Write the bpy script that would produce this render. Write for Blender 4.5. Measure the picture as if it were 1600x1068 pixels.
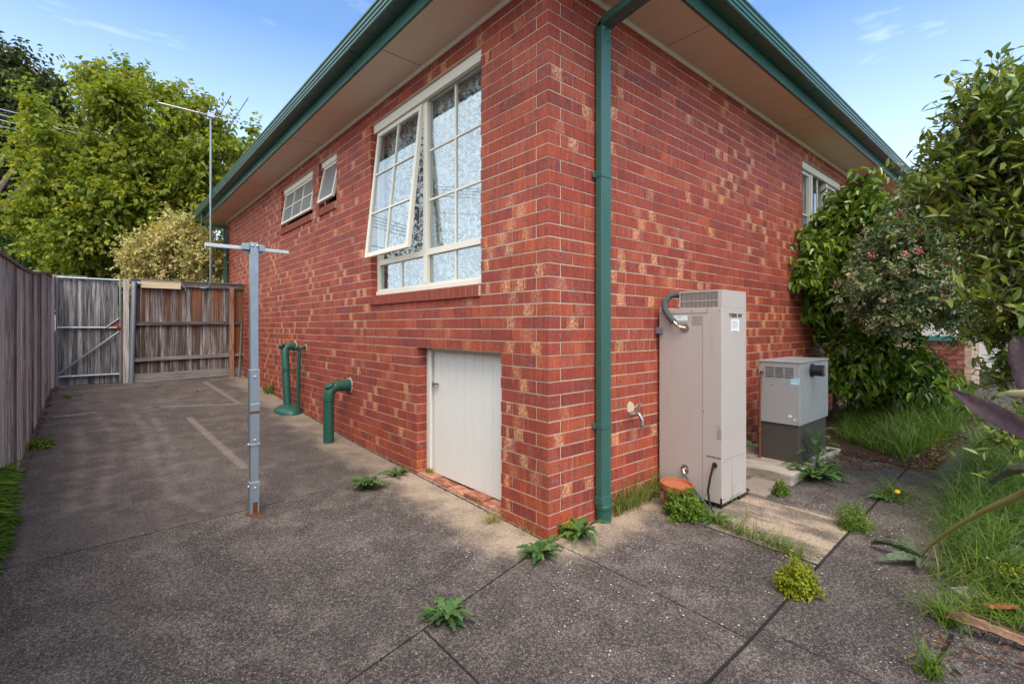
import bpy, math, random
import numpy as np
from mathutils import Vector, Matrix
R=math.radians; PI=math.pi
random.seed(7); rg=np.random.default_rng(11)
S=bpy.context.scene; COL=S.collection
for o in list(bpy.data.objects): bpy.data.objects.remove(o)
# ---------------- camera
cam=bpy.data.objects.new('camera',bpy.data.cameras.new('camera')); COL.objects.link(cam)
cam.location=(-2.21,-2.187,1.352); cam.rotation_euler=(R(90),0,R(-40.96))
cam.data.sensor_width=36; cam.data.lens=16.9; cam.data.shift_y=-23/1600; cam.data.clip_end=800; cam.data.clip_start=.05
S.camera=cam
# ---------------- sky, sun, exposure
SUN_EL,SUN_AZ=58,205            # azimuth clockwise from +Y
w=bpy.data.worlds.new('World'); S.world=w; w.use_nodes=True
nt=w.node_tree; nt.nodes.clear()
def wn(t,**k):
    n=nt.nodes.new(t)
    for a,b in k.items(): setattr(n,a,b)
    return n
sky=wn('ShaderNodeTexSky',sky_type='NISHITA',sun_disc=False,sun_elevation=R(SUN_EL),sun_rotation=R(SUN_AZ),air_density=1.0,dust_density=.8,ozone_density=.75)
tc=wn('ShaderNodeTexCoord'); mp=wn('ShaderNodeMapping'); mp.inputs['Scale'].default_value=(1.2,1.8,7)
nz=wn('ShaderNodeTexNoise'); nz.inputs['Scale'].default_value=1.7; nz.inputs['Detail'].default_value=7; nz.inputs['Roughness'].default_value=.55
rp=wn('ShaderNodeValToRGB'); rp.color_ramp.elements[0].position=.54; rp.color_ramp.elements[1].position=.78
rp.color_ramp.elements[1].color=(.6,.6,.6,1)
sx=wn('ShaderNodeSeparateXYZ'); r2=wn('ShaderNodeMapRange'); r2.inputs['From Min'].default_value=0; r2.inputs['From Max'].default_value=.5; r2.inputs['To Min'].default_value=.62; r2.inputs['To Max'].default_value=0
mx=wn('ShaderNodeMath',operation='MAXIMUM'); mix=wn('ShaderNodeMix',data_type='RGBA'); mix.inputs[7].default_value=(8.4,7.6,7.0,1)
bg=wn('ShaderNodeBackground'); bg.inputs[1].default_value=.14; ow=wn('ShaderNodeOutputWorld')
L=nt.links.new
L(tc.outputs['Generated'],mp.inputs[0]); L(mp.outputs[0],nz.inputs[0]); L(nz.outputs[0],rp.inputs[0]); L(tc.outputs['Generated'],sx.inputs[0]); L(sx.outputs[2],r2.inputs[0])
# unseen pale cloud bank, added left and behind camera for neutral fill and reflections
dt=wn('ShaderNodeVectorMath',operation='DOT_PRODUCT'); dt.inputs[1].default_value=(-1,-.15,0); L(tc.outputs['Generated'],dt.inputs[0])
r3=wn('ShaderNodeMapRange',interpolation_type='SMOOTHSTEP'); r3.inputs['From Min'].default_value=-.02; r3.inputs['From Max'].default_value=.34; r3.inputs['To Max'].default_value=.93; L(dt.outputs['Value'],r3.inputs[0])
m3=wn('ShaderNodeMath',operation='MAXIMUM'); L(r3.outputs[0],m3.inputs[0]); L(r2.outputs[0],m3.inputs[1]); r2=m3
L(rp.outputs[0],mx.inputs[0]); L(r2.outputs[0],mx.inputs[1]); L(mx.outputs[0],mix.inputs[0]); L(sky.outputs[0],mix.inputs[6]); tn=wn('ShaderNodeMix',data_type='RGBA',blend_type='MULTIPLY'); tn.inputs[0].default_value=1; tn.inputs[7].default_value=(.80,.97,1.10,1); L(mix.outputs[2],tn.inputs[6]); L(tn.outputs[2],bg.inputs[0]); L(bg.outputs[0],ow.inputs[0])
sun=bpy.data.lights.new('sun','SUN'); sun.energy=2.0; sun.angle=R(40); sun.color=(1,.90,.76)
so=bpy.data.objects.new('sun',sun); COL.objects.link(so)
so.rotation_euler=(R(90-SUN_EL),0,R(180-SUN_AZ)); 
S.view_settings.view_transform='Standard'; S.view_settings.look='None'; S.view_settings.exposure=1.03; S.view_settings.gamma=1
try: S.cycles.max_bounces=8; S.cycles.transparent_max_bounces=12
except Exception: pass

# ---------------- node helpers
class NT:
    def __init__(s,name,rough=.6,spec=.3,metal=0):
        s.m=bpy.data.materials.new(name); s.m.use_nodes=True; s.t=s.m.node_tree; s.b=s.t.nodes['Principled BSDF']; s.o=s.t.nodes['Material Output']
        s.b.inputs['Roughness'].default_value=rough; s.b.inputs['Specular IOR Level'].default_value=spec; s.b.inputs['Metallic'].default_value=metal
    def n(s,t,ins=None,**k):
        n=s.t.nodes.new(t)
        for a,b in k.items(): setattr(n,a,b)
        for a,b in (ins or {}).items(): s.put(n.inputs[a],b)
        return n
    def put(s,i,v):
        if isinstance(v,bpy.types.NodeSocket): s.t.links.new(v,i)
        else:
            if isinstance(v,tuple) and len(v)==3 and i.type=='RGBA': v=v+(1,)
            i.default_value=v
    def pos(s): return s.n('ShaderNodeNewGeometry').outputs['Position']
    def obj(s): return s.n('ShaderNodeTexCoord').outputs['Object']
    def map(s,v,sc,rot=(0,0,0)): return s.n('ShaderNodeMapping',{'Vector':v,'Scale':sc,'Rotation':rot}).outputs[0]
    def noise(s,v,sc,d=4,r=.5,dist=0,col=False): return s.n('ShaderNodeTexNoise',{'Vector':v,'Scale':sc,'Detail':d,'Roughness':r,'Distortion':dist}).outputs[1 if col else 0]
    def vor(s,v,sc,out='Distance',feat='F1'): return s.n('ShaderNodeTexVoronoi',{'Vector':v,'Scale':sc},feature=feat).outputs[out]
    def m2(s,op,a,b=0.0,c=0.0):
        n=s.n('ShaderNodeMath',{0:a,1:b,2:c},operation=op); return n.outputs[0]
    def rng(s,v,a,b,c=0.,d=1.,smooth=True):
        return s.n('ShaderNodeMapRange',{'Value':v,'From Min':a,'From Max':b,'To Min':c,'To Max':d},interpolation_type='SMOOTHSTEP' if smooth else 'LINEAR').outputs[0]
    def mix(s,f,a,b,bl='MIX'): return s.n('ShaderNodeMix',{0:f,6:a,7:b},data_type='RGBA',blend_type=bl).outputs[2]
    def ramp(s,f,st):
        n=s.n('ShaderNodeValToRGB',{0:f}); e=n.color_ramp.elements
        while len(e)<len(st): e.new(.5)
        for q,(p,c) in zip(e,st): q.position=p; q.color=tuple(c)+(1,)
        return n.outputs[0]
    def attr(s,name,out='Fac'): return s.n('ShaderNodeAttribute',attribute_name=name).outputs[out]
    def col(s,c): s.put(s.b.inputs['Base Color'],c)
    def rough(s,c): s.put(s.b.inputs['Roughness'],c)
    def bump(s,h,st=.3,d=.01): s.put(s.b.inputs['Normal'],s.n('ShaderNodeBump',{'Height':h,'Strength':st,'Distance':d}).outputs[0])
    def sep(s,v): return s.n('ShaderNodeSeparateXYZ',{0:v}).outputs
def painted(name,c,rough=.45,var=.18,dirt=(.12,.1,.08),damt=.25,sc=6,spec=.35,metal=0,bump=.06):
    t=NT(name,rough,spec,metal); p=t.pos()
    n1=t.noise(p,sc,5,.6); n2=t.noise(t.map(p,(9,9,1.2)),2,4,.6)
    c2=tuple(x*(1-var) for x in c)
    k=t.mix(n1,c,c2); k=t.mix(t.rng(n2,.55,.85,0,damt),k,dirt); t.col(k)
    t.rough(t.rng(n1,.3,.7,rough*.8,min(1,rough*1.25))); t.bump(t.noise(p,60,3,.6),bump,.004)
    return t.m
def leafm(name,cols,rough=.45,tr=.3,spec=.35):
    t=NT(name,rough,spec); r=t.attr('rnd'); n=len(cols)
    c=t.ramp(r,[(i/(n-1),q) for i,q in enumerate(cols)])
    pn=t.noise(t.pos(),3,2); c=t.mix(t.rng(pn,.35,.65,0,.25),c,t.mix(1.0,c,(1.35,1.2,.8),'MULTIPLY'))
    t.col(c)
    tl=t.n('ShaderNodeBsdfTranslucent',{'Color':t.mix(1.0,c,(1.3,1.35,.6),'MULTIPLY')})
    ms=t.n('ShaderNodeMixShader',{0:tr,1:t.b.outputs[0],2:tl.outputs[0]}); t.t.links.new(ms.outputs[0],t.o.inputs[0])
    return t.m

# ---------------- mesh helpers
class MB:
    def __init__(s): s.v=[]; s.f=[]; s.fa=[]; s.seg=[]
    def add(s,V,F,a=None):
        k=len(s.v); s.seg.append((k,len(s.f))); s.v+=[tuple(x) for x in V]; s.f+=[tuple(i+k for i in f) for f in F]
        s.fa+=[a if a is not None else random.random()]*len(F); return s
    def box(s,x0,x1,y0,y1,z0,z1,M=None,a=None):
        V=[Vector((x,y,z)) for z in (z0,z1) for y in (y0,y1) for x in (x0,x1)]
        if M is not None: V=[M@v for v in V]
        return s.add(V,[(0,2,3,1),(4,5,7,6),(0,1,5,4),(2,6,7,3),(0,4,6,2),(1,3,7,5)],a)
    def tube(s,P,r,n=10,cap=True,a=None,flat=1):
        P=[Vector(p) for p in P]; rr=r if isinstance(r,(list,tuple)) else [r]*len(P); V=[];F=[]; up=None
        for i,p in enumerate(P):
            d=(P[min(i+1,len(P)-1)]-P[max(i-1,0)]).normalized()
            if up is None: up=Vector((0,0,1)) if abs(d.z)<.9 else Vector((1,0,0))
            u=d.cross(up).normalized(); w=u.cross(d).normalized(); up=w
            for k in range(n):
                t=2*PI*k/n; V.append(p+u*math.cos(t)*rr[i]+w*math.sin(t)*rr[i]*flat)
        for i in range(len(P)-1):
            for k in range(n): a0=i*n+k;b0=i*n+(k+1)%n; F.append((a0,b0,b0+n,a0+n))
        if cap: F.append(tuple(reversed(range(n)))); F.append(tuple(range(len(V)-n,len(V))))
        return s.add(V,F,a)
    def lathe(s,c,prof,n=24,ax='z',a=None,M=None,sx=1,sy=1):
        V=[];F=[]
        for r,z in prof:
            for k in range(n):
                t=2*PI*k/n; V.append(Vector((r*math.cos(t)*sx,r*math.sin(t)*sy,z)))
        m=Matrix.Translation(Vector(c))
        if ax=='x': m=m@Matrix.Rotation(R(90),4,'Y')
        if ax=='y': m=m@Matrix.Rotation(R(90),4,'X')
        if M is not None: m=m@M
        V=[m@v for v in V]
        for i in range(len(prof)-1):
            for k in range(n): a0=i*n+k;b0=i*n+(k+1)%n; F.append((a0,b0,b0+n,a0+n))
        F.append(tuple(reversed(range(n)))); F.append(tuple(range(len(V)-n,len(V))))
        return s.add(V,F,a)
    def prism(s,poly,h,M,a=None):
        n=len(poly); V=[M@Vector((x,y,0)) for x,y in poly]+[M@Vector((x,y,h)) for x,y in poly]
        return s.add(V,[tuple(reversed(range(n))),tuple(range(n,2*n))]+[(i,(i+1)%n,(i+1)%n+n,i+n) for i in range(n)],a)
    def build(s,name,mat,parent=None,smooth=False,bevel=0):
        me=bpy.data.meshes.new(name); me.from_pydata(s.v,[],s.f); me.update()
        at=me.attributes.new('rnd','FLOAT','FACE'); at.data.foreach_set('value',s.fa)
        return link(name,me,mat,parent,smooth,bevel)
def each(mb,name,mat,parent=None,smooth=False,bevel=0):
    """one object for every piece that was added"""
    out=[]; S_=mb.seg+[(len(mb.v),len(mb.f))]
    for (v0,f0),(v1,f1) in zip(S_,S_[1:]):
        m=MB(); m.v=mb.v[v0:v1]; m.f=[tuple(i-v0 for i in f) for f in mb.f[f0:f1]]; m.fa=mb.fa[f0:f1]; out.append(m.build(name,mat,parent,smooth,bevel))
    return out
def link(name,me,mat,parent=None,smooth=False,bevel=0):
    if mat: me.materials.append(mat)
    o=bpy.data.objects.new(name,me); COL.objects.link(o)
    if smooth:
        me.polygons.foreach_set('use_smooth',[True]*len(me.polygons))
        if hasattr(me,'set_sharp_from_angle'): me.set_sharp_from_angle(angle=R(40))
    if bevel:
        b=o.modifiers.new('b','BEVEL'); b.width=bevel; b.segments=2; b.limit_method='ANGLE'; b.angle_limit=R(40)
    if parent is not None: par(o,parent)
    return o
def par(o,p):
    o.parent=p; m=Matrix.Translation(p.get('_w',(0,0,0))); o.matrix_parent_inverse=m.inverted()
def thing(name,loc,label,cat,group=None):
    o=bpy.data.objects.new(name,None); o.empty_display_size=.1; COL.objects.link(o); o.location=loc; o['_w']=tuple(loc)
    return tag(o,label,cat,group)
def tag(o,label,cat,group=None):
    o['label']=label; o['category']=cat
    if group: o['group']=group
    return o
def struct(o): o['kind']='structure'; return o
def arrmesh(name,V,nv,rnd):
    """V: (n_faces*nv,3) vertex array, every face its own nv verts"""
    nf=len(V)//nv; me=bpy.data.meshes.new(name); me.vertices.add(len(V)); me.vertices.foreach_set('co',V.astype(np.float32).ravel())
    me.loops.add(len(V)); me.loops.foreach_set('vertex_index',np.arange(len(V),dtype=np.int32))
    me.polygons.add(nf); me.polygons.foreach_set('loop_start',np.arange(0,len(V),nv,dtype=np.int32)); me.update(calc_edges=True)
    at=me.attributes.new('rnd','FLOAT','FACE'); at.data.foreach_set('value',rnd.astype(np.float32)); return me
def unit(a): return a/(np.linalg.norm(a,axis=1,keepdims=True)+1e-9)
def leaves(P,D,N,Ln,W,droop=.15,fold=.25,rnd=None):
    """two quads a leaf, folded along the midrib"""
    D=unit(D); Sd=unit(np.cross(D,N)); U=np.cross(Sd,D); Ln=Ln[:,None]; W=W[:,None]
    tip=P+D*Ln-U*Ln*droop; a=P+D*Ln*.32+U*W*fold; b=P+D*Ln*.72+U*(W*fold*.6-Ln*droop*.45)
    l1=a+Sd*W*.5; l2=b+Sd*W*.36; r1=a-Sd*W*.5; r2=b-Sd*W*.36
    Q=np.stack([P,l1,l2,tip,tip,r2,r1,P],1).reshape(-1,3)
    if rnd is None: rnd=rg.random(len(P))
    return Q,np.repeat(rnd,2)
def sprays(blobs,ncl,ntw,nlf,twl,Ln,W,up=.35,droop=.2,spread=.22,shell=.45,seed=1,hang=0):
    """leaf sprays: clusters in the blobs' outer volume > twigs > leaves"""
    g=np.random.default_rng(seed); B=np.array(blobs); wt=B[:,3]**2.2; wt/=wt.sum()
    B[:,3]=np.maximum(B[:,3]-.45*twl-.3*spread,.35*B[:,3])
    ci=g.choice(len(B),ncl,p=wt); d=unit(g.normal(size=(ncl,3))); r=(shell+(1-shell)*g.random(ncl)**.6)
    r*=1+.18*g.normal(size=ncl)*(g.random(ncl)<.3)
    C=B[ci,:3]+d*(B[ci,3]*r)[:,None]; out=unit(d+np.array([0,0,up])); cr=g.random(ncl)
    C2=np.repeat(C,ntw,0); O2=np.repeat(out,ntw,0); n=len(C2)
    T=unit(O2+g.normal(size=(n,3))*.75); T0=C2+g.normal(size=(n,3))*spread*np.repeat(np.minimum(1,B[ci,3]*1.6),ntw)[:,None]
    tl=twl*(.6+.8*g.random(n)); cr2=np.repeat(cr,ntw)
    k=np.tile(np.linspace(.1,1,nlf),n); T3=np.repeat(T,nlf,0); tl3=np.repeat(tl,nlf)
    P=np.repeat(T0,nlf,0)+T3*(tl3*k)[:,None]; P[:,2]-=hang*tl3*k**2
    m=len(P); side=unit(np.cross(T3,g.normal(size=(m,3)))); D=unit(T3*.5+side*.9+np.array([0,0,-droop])+g.normal(size=(m,3))*.2)
    N=unit(np.array([0,0,1.])+g.normal(size=(m,3))*.45+T3*.3)
    sc=.65+.6*g.random(m)
    rnd=np.clip(.5*np.repeat(cr2,nlf)+.5*g.random(m)+.1*(k>.85),0,1)
    tw=(T0,T0+T*tl[:,None])
    return leaves(P,D,N,Ln*sc,W*sc,droop*.8,.25,rnd),tw,C
def foliage(name,mat,parent,twigmat=None,**k):
    (Q,rn),tw,C=sprays(**k); o=link(name,arrmesh(name,Q,4,rn),mat,parent)
    return o,tw,C
def twigs(mb,tw,r,step=1):
    A,B=tw
    for a,b in list(zip(A,B))[::step]: mb.tube([a,b],[r,r*.4],3,False)
def limbs(mb,base,C,r0,n,seed,mid=None):
    g=random.Random(seed); base=Vector(base)
    idx=[g.randrange(len(C)) for _ in range(n)]
    fork=Vector(mid) if mid else base+Vector((0,0,.8))
    mb.tube([base-Vector((0,0,.1)),base*.6+fork*.4+Vector((g.uniform(-.05,.05),0,0)),fork],[r0*1.25,r0,r0*.85],9)
    for i in idx:
        e=Vector(C[i]); m=fork.lerp(e,.5)+Vector((g.uniform(-.1,.1),g.uniform(-.1,.1),.1))*(e-fork).length*.6
        mb.tube([fork-Vector((0,0,.03)),m,e],[r0*.55,r0*.28,r0*.06],6,False)
def blades(P,H,W,lean,seed,segs=3,dirs=None):
    """grass blades, each a bent strip of quads"""
    g=np.random.default_rng(seed); n=len(P); a=g.random(n)*2*PI
    D=np.stack([np.cos(a),np.sin(a),np.zeros(n)],1) if dirs is None else dirs; Sd=np.stack([-D[:,1],D[:,0],np.zeros(n)],1)
    tw=g.random(n)*PI; Sd=unit(Sd*np.cos(tw)[:,None]+D*np.sin(tw)[:,None]*.6)
    ln=lean*(.3+1.2*g.random(n)); pts=[]
    for i in range(segs+1):
        s=i/segs; h=H*s*(1-.45*ln*s*s); o=H*ln*s**1.8
        pts.append((P+D*o[:,None]+np.array([0,0,1.])*h[:,None],(W*(1-s**1.5*.92)/2)[:,None]))
    Q=[]
    for i in range(segs):
        (p,u),(q,v)=pts[i],pts[i+1]; Q.append(np.stack([p-Sd*u,p+Sd*u,q+Sd*v,q-Sd*v],1))
    Q=np.concatenate([x[:,None] for x in Q],1).reshape(-1,3); return Q,np.repeat(g.random(n),segs)
def merge(parts): return np.concatenate([p[0] for p in parts]),np.concatenate([p[1] for p in parts])
def interp(v,P):
    if v<=P[0][0]: return P[0][1]
    for (a,b),(c,d) in zip(P,P[1:]):
        if v<=c: return b+(d-b)*(v-a)/(c-a)
    return P[-1][1]
YP=[(-6,-.12),(-1.3,-.05),(0,-.03),(3,.06),(4.8,.16),(8.2,.40),(12,.6),(40,.9)]
def gz(x,y): return interp(y,YP)+(.04*min(x,9) if x>0 else 0)
def gza(x,y): return np.interp(y,[p[0] for p in YP],[p[1] for p in YP])+.04*np.clip(x,0,9)
def text(s,size,loc,rot,mat,parent,name='lettering',bold=0,width=None):
    c=bpy.data.curves.new('t','FONT'); c.body=s; c.size=size; c.offset=bold; c.extrude=.0004
    o=bpy.data.objects.new('t',c); COL.objects.link(o); dg=bpy.context.evaluated_depsgraph_get(); me=bpy.data.meshes.new_from_object(o.evaluated_get(dg))
    bpy.data.objects.remove(o)
    if width: me.transform(Matrix.Scale(width/max(v.co.x for v in me.vertices),4,(1,0,0)))
    me.transform(Matrix.Translation(loc)@rot); return link(name,me,mat,parent)
# ---------------- materials
def mat_concrete():
    t=NT('concrete',.85,.25); p=t.pos(); X,Y,Z=t.sep(p)
    flat=t.n('ShaderNodeCombineXYZ',{0:X,1:Y}).outputs[0]
    big=t.noise(flat,.9,5,.6); med=t.noise(flat,4.5,6,.65); fine=t.noise(flat,55,4,.7)
    c=t.ramp(big,[(.3,(.105,.082,.072)),(.5,(.145,.118,.104)),(.7,(.20,.165,.147))])
    c=t.mix(t.rng(t.noise(flat,2.6,8,.78,.4),.44,.58,0,.62),c,(.066,.052,.047)); c=t.mix(t.rng(med,.45,.64,0,.75),c,(.26,.215,.19)); c=t.mix(t.rng(t.noise(flat,.55,4,.65,1.0),.46,.62,0,.45),c,(.070,.060,.056)); c=t.mix(t.rng(fine,.5,.68,0,.6),c,(.33,.29,.26)); c=t.mix(t.rng(fine,.5,.34,0,.75),c,(.028,.022,.020))
    front=t.rng(Y,1.80,1.70)
    # exposed aggregate in the front slabs
    vd=t.vor(flat,135); vc=t.sep(t.vor(flat,135,'Color')); stone=t.m2('MULTIPLY',t.rng(vd,.42,.2),t.rng(vc[0],.60,.75))
    agg=t.m2('MULTIPLY',stone,t.m2('MULTIPLY',t.rng(front,0,1,.35,.85),t.rng(t.noise(flat,1.3,5,.7),.36,.62,.22,1))); c=t.mix(agg,c,t.mix(vc[1],(.17,.14,.125),(.48,.41,.37)))
    dk=t.m2('MULTIPLY',t.rng(vd,.34,.62,0,.6),t.rng(front,0,1,.5,1)); c=t.mix(dk,c,(.022,.017,.016))
    v2=t.vor(flat,40); w2=t.sep(t.vor(flat,40,'Color')); wh=t.m2('MULTIPLY',t.rng(v2,.20,.13),t.rng(w2[0],.82,.90)); wh=t.m2('MULTIPLY',wh,t.rng(X,-1.9,-.2,.15,1))
    wh=t.m2('MULTIPLY',wh,t.rng(big,.35,.55,.3,1)); c=t.mix(wh,c,(.75,.72,.69))
    # pale, less weathered concrete beside the walls and on the heater's slab
    wob=t.m2('MULTIPLY',t.m2('SUBTRACT',t.noise(flat,2.2,6,.7),.5),.65)
    left=t.m2('MULTIPLY',t.rng(t.m2('ADD',X,wob),-.50,-.14),t.rng(Y,-.25,.1))
    right=t.m2('MULTIPLY',t.rng(t.m2('ADD',Y,t.m2('MULTIPLY',wob,.8)),-.42,-.05),t.rng(X,-.25,.05)); right=t.m2('MULTIPLY',right,t.rng(X,1.4,.9,.5,1))
    slab=t.m2('MULTIPLY',t.m2('MULTIPLY',t.rng(X,.915,.945),t.rng(X,1.74,1.70)),t.rng(Y,-1.27,-1.25)); slab=t.m2('MULTIPLY',slab,t.rng(t.noise(t.map(flat,(1,.35,1)),7,4,.6),.62,.42,.25,1))
    tan=t.m2('MAXIMUM',t.m2('MAXIMUM',left,right),slab); tan=t.m2('MULTIPLY',t.m2('MULTIPLY',tan,t.rng(med,.3,.6,.55,.9)),t.rng(fine,.3,.6,.72,1))
    c=t.mix(tan,c,t.mix(fine,(.30,.22,.155),(.62,.49,.37)))
    # mossy dark at the path on the right
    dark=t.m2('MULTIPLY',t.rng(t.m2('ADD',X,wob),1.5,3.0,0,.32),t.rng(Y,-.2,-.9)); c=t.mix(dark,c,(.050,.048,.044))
    def seg(a,b,w0,w1,wj=.012,sc=3):
        a=Vector(a);b=Vector(b);d=b-a;l2=d.length_squared
        q=t.n('ShaderNodeVectorMath',{0:flat,1:(a.x,a.y,0)},operation='SUBTRACT').outputs[0]
        k=t.n('ShaderNodeVectorMath',{0:q,1:(d.x/l2,d.y/l2,0)},operation='DOT_PRODUCT').outputs['Value']; k=t.m2('MINIMUM',t.m2('MAXIMUM',k,0.),1.)
        e=t.n('ShaderNodeVectorMath',{0:(d.x,d.y,0)},operation='SCALE'); t.put(e.inputs['Scale'],k)
        l=t.n('ShaderNodeVectorMath',{0:t.n('ShaderNodeVectorMath',{0:q,1:e.outputs[0]},operation='SUBTRACT').outputs[0]},operation='LENGTH').outputs['Value']
        l=t.m2('ADD',l,t.m2('MULTIPLY',t.m2('SUBTRACT',NJ[sc],.5),wj)); return t.rng(l,w1,w0)
    NJ={3:t.noise(flat,14,5,.7),1:t.noise(flat,3,5,.75)}
    def mxl(L):
        r=L[0]
        for q in L[1:]: r=t.m2('MAXIMUM',r,q)
        return r
    joint=mxl([seg((-.012,0),(-.012,8.3),.002,.012,.02),seg((0,-.012),(2.1,-.012),.002,.012,.02),seg((0,0),(-1.06,-.25),.003,.007),seg((-1.06,-.25),(-2.6,-.62),.003,.007),seg((-1.07,-.25),(-1.09,-2.2),.003,.007),seg((0.02,-.02),(.02,-.6),.002,.005),seg((.02,-.6),(.01,-1.26),.002,.0045),  # first two segments paint contact shade as a dirt line at the wall feet
       seg((-2,-1.262),(4.5,-1.25),.005,.010),seg((.13,-1.26),(.10,-2.2),.001,.004),seg((.93,-.35),(.93,-1.25),.004,.010),seg((1.72,0),(1.70,-1.25),.004,.009),seg((-2.75,1.64),(-.9,1.76),.003,.007,.03),seg((-.9,1.76),(0,1.76),.001,.004),
       seg((-2.75,3.86),(0,3.86),.0,.004),seg((2.88,-1.25),(2.86,-2.2),.004,.012,.03),seg((.70,-1.85),(.3,-1.83),.004,.012),seg((5.0,-1.2),(5.0,-2.2),.006,.014,.03)])
    pale=t.m2('MULTIPLY',mxl([seg((-1.29,5.2),(-1.16,2.8),.025,.05,.04),seg((-.72,7.9),(-.6,5.75),.02,.05,.05),seg((-.1,5.6),(-1.5,6.05),.02,.06,.05),seg((-2.6,7.75),(-1.4,7.9),.01,.04,.05),seg((-.1,3.9),(-.5,3.9),.0,.03,.03)]),t.rng(fine,.3,.6,.25,.75))
    arcs=t.m2('MULTIPLY',mxl([seg(a,b,.0,.085,.12,3) for a,b in zip(ARC,ARC[1:]) if a and b]),t.rng(med,.3,.6,.1,.55))
    spots=t.m2('MULTIPLY',t.rng(NJ[1],.6,.72),mxl([seg((-1.75,1.85),(-1.2,1.78),.05,.30),seg((-1.1,2.5),(-.95,2.0),.02,.10)]))
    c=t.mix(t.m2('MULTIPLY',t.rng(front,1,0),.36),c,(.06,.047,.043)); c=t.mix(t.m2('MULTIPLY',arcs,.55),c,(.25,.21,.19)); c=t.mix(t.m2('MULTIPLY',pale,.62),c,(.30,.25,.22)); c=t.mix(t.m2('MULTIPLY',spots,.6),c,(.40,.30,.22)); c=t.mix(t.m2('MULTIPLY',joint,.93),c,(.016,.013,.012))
    c=t.mix(1.0,c,(.88,.865,.86),'MULTIPLY'); t.col(c)
    h=t.m2('ADD',t.m2('MULTIPLY',fine,.5),t.m2('MULTIPLY',vd,t.rng(front,0,1,.1,-.7))); h=t.m2('SUBTRACT',h,t.m2('MULTIPLY',joint,3.0)); t.bump(h,.55,.006)
    return t.m
ARC=[(-1.88,6.4),(-1.75,4.8),(-1.79,3.5),(-1.75,2.4),(-1.6,1.9),None,(-1.66,5.6),(-1.6,4.1),(-1.66,3.2),(-1.6,2.3),None,(-2.2,6.0),(-2.06,4.9),(-2.08,3.7),(-2.16,2.9),(-2.2,2.3),None,(-2.35,5.3),(-2.30,3.8),(-2.32,2.5)]
def mat_brick():
    t=NT('brick',.72,.25); p=t.pos(); c=t.attr('bcol','Color'); f=t.attr('band'); uv=t.attr('UVMap','Vector'); U,V,_=t.sep(uv)
    n=t.noise(p,45,5,.65); st=t.noise(t.map(p,(55,55,9)),1,3,.6)
    vs=t.noise(t.map(p,(34,34,3)),1,3,.7)
    c=t.mix(t.rng(vs,.42,.62,0,.75),c,t.mix(1.0,c,(.72,.72,.88),'MULTIPLY')); c=t.mix(t.rng(vs,.46,.34,0,.6),c,t.mix(1.0,c,(1.25,1.6,1.2),'MULTIPLY'))
    # flashed pale band across the middle of some bricks
    w=t.m2('ABSOLUTE',t.m2('SUBTRACT',U,t.attr('bcen'))); w=t.m2('ADD',w,t.m2('MULTIPLY',t.m2('SUBTRACT',st,.5),.7)); b=t.m2('MULTIPLY',t.rng(w,.26,.10),f)
    b=t.m2('MULTIPLY',b,t.rng(t.noise(p,60,4,.8),.44,.56,.15,1)); c=t.mix(b,c,t.mix(n,(.60,.22,.11),(.88,.55,.28)))
    sp=t.m2('MULTIPLY',t.rng(t.noise(t.map(p,(1,1,1.2)),48,4,.85),.525,.585,0,.9),t.rng(t.noise(t.map(p,(9,9,14)),1,3,.6),.40,.56,.15,1)); c=t.mix(sp,c,(.085,.045,.048))
    sp2=t.m2('MULTIPLY',t.rng(t.noise(p,36,3,.7,.8),.56,.62),t.attr('spot')); c=t.mix(t.m2('MULTIPLY',sp2,.9),c,t.mix(n,(.10,.07,.08),(.26,.21,.23)))
    # mortar smears low on the wall
    X,Y,Z=t.sep(p); sm=t.m2('MULTIPLY',t.rng(t.noise(p,9,3,.6),.70,.74),t.rng(Z,.7,.2)); c=t.mix(t.m2('MULTIPLY',sm,.5),c,(.30,.24,.27))
    t.col(c); t.bump(t.m2('ADD',t.noise(p,120,4,.7),t.m2('MULTIPLY',n,.6)),.5,.004); return t.m
def wood(name,cols,stain=None,rot=(1,1,1),st=.5,freq=1,rw=.3):
    """weathered timber; grain runs along z unless rot says otherwise"""
    t=NT(name,.9,.12); p=t.pos(); r=t.attr('rnd'); X,Y,Z=t.sep(p)
    q=t.n('ShaderNodeCombineXYZ',{0:X,1:Y,2:Z}).outputs[0]; q=t.n('ShaderNodeVectorMath',{0:q,1:t.n('ShaderNodeCombineXYZ',{0:t.m2('MULTIPLY',r,31.),1:0.,2:t.m2('MULTIPLY',r,17.)}).outputs[0]},operation='ADD').outputs[0]
    g1=t.rng(t.noise(t.map(q,tuple(a*freq for a in rot)),1,7,.74,.5),.28,.72,0,1,False); g2=t.noise(t.map(q,tuple(a*.22*freq for a in rot)),1,4,.6); 
    c=t.ramp(t.m2('ADD',t.m2('MULTIPLY',g1,1-rw),t.m2('MULTIPLY',r,rw)),[(.28,cols[0]),(.5,cols[1]),(.68,cols[2])])
    if stain: c=stain(t,c,g2,X,Y,Z,r)
    t.col(c); t.bump(g1,st,.006); return t.m
VG=(60,60,2.2); HX=(2.2,60,60); HY=(60,2.2,60)
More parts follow.
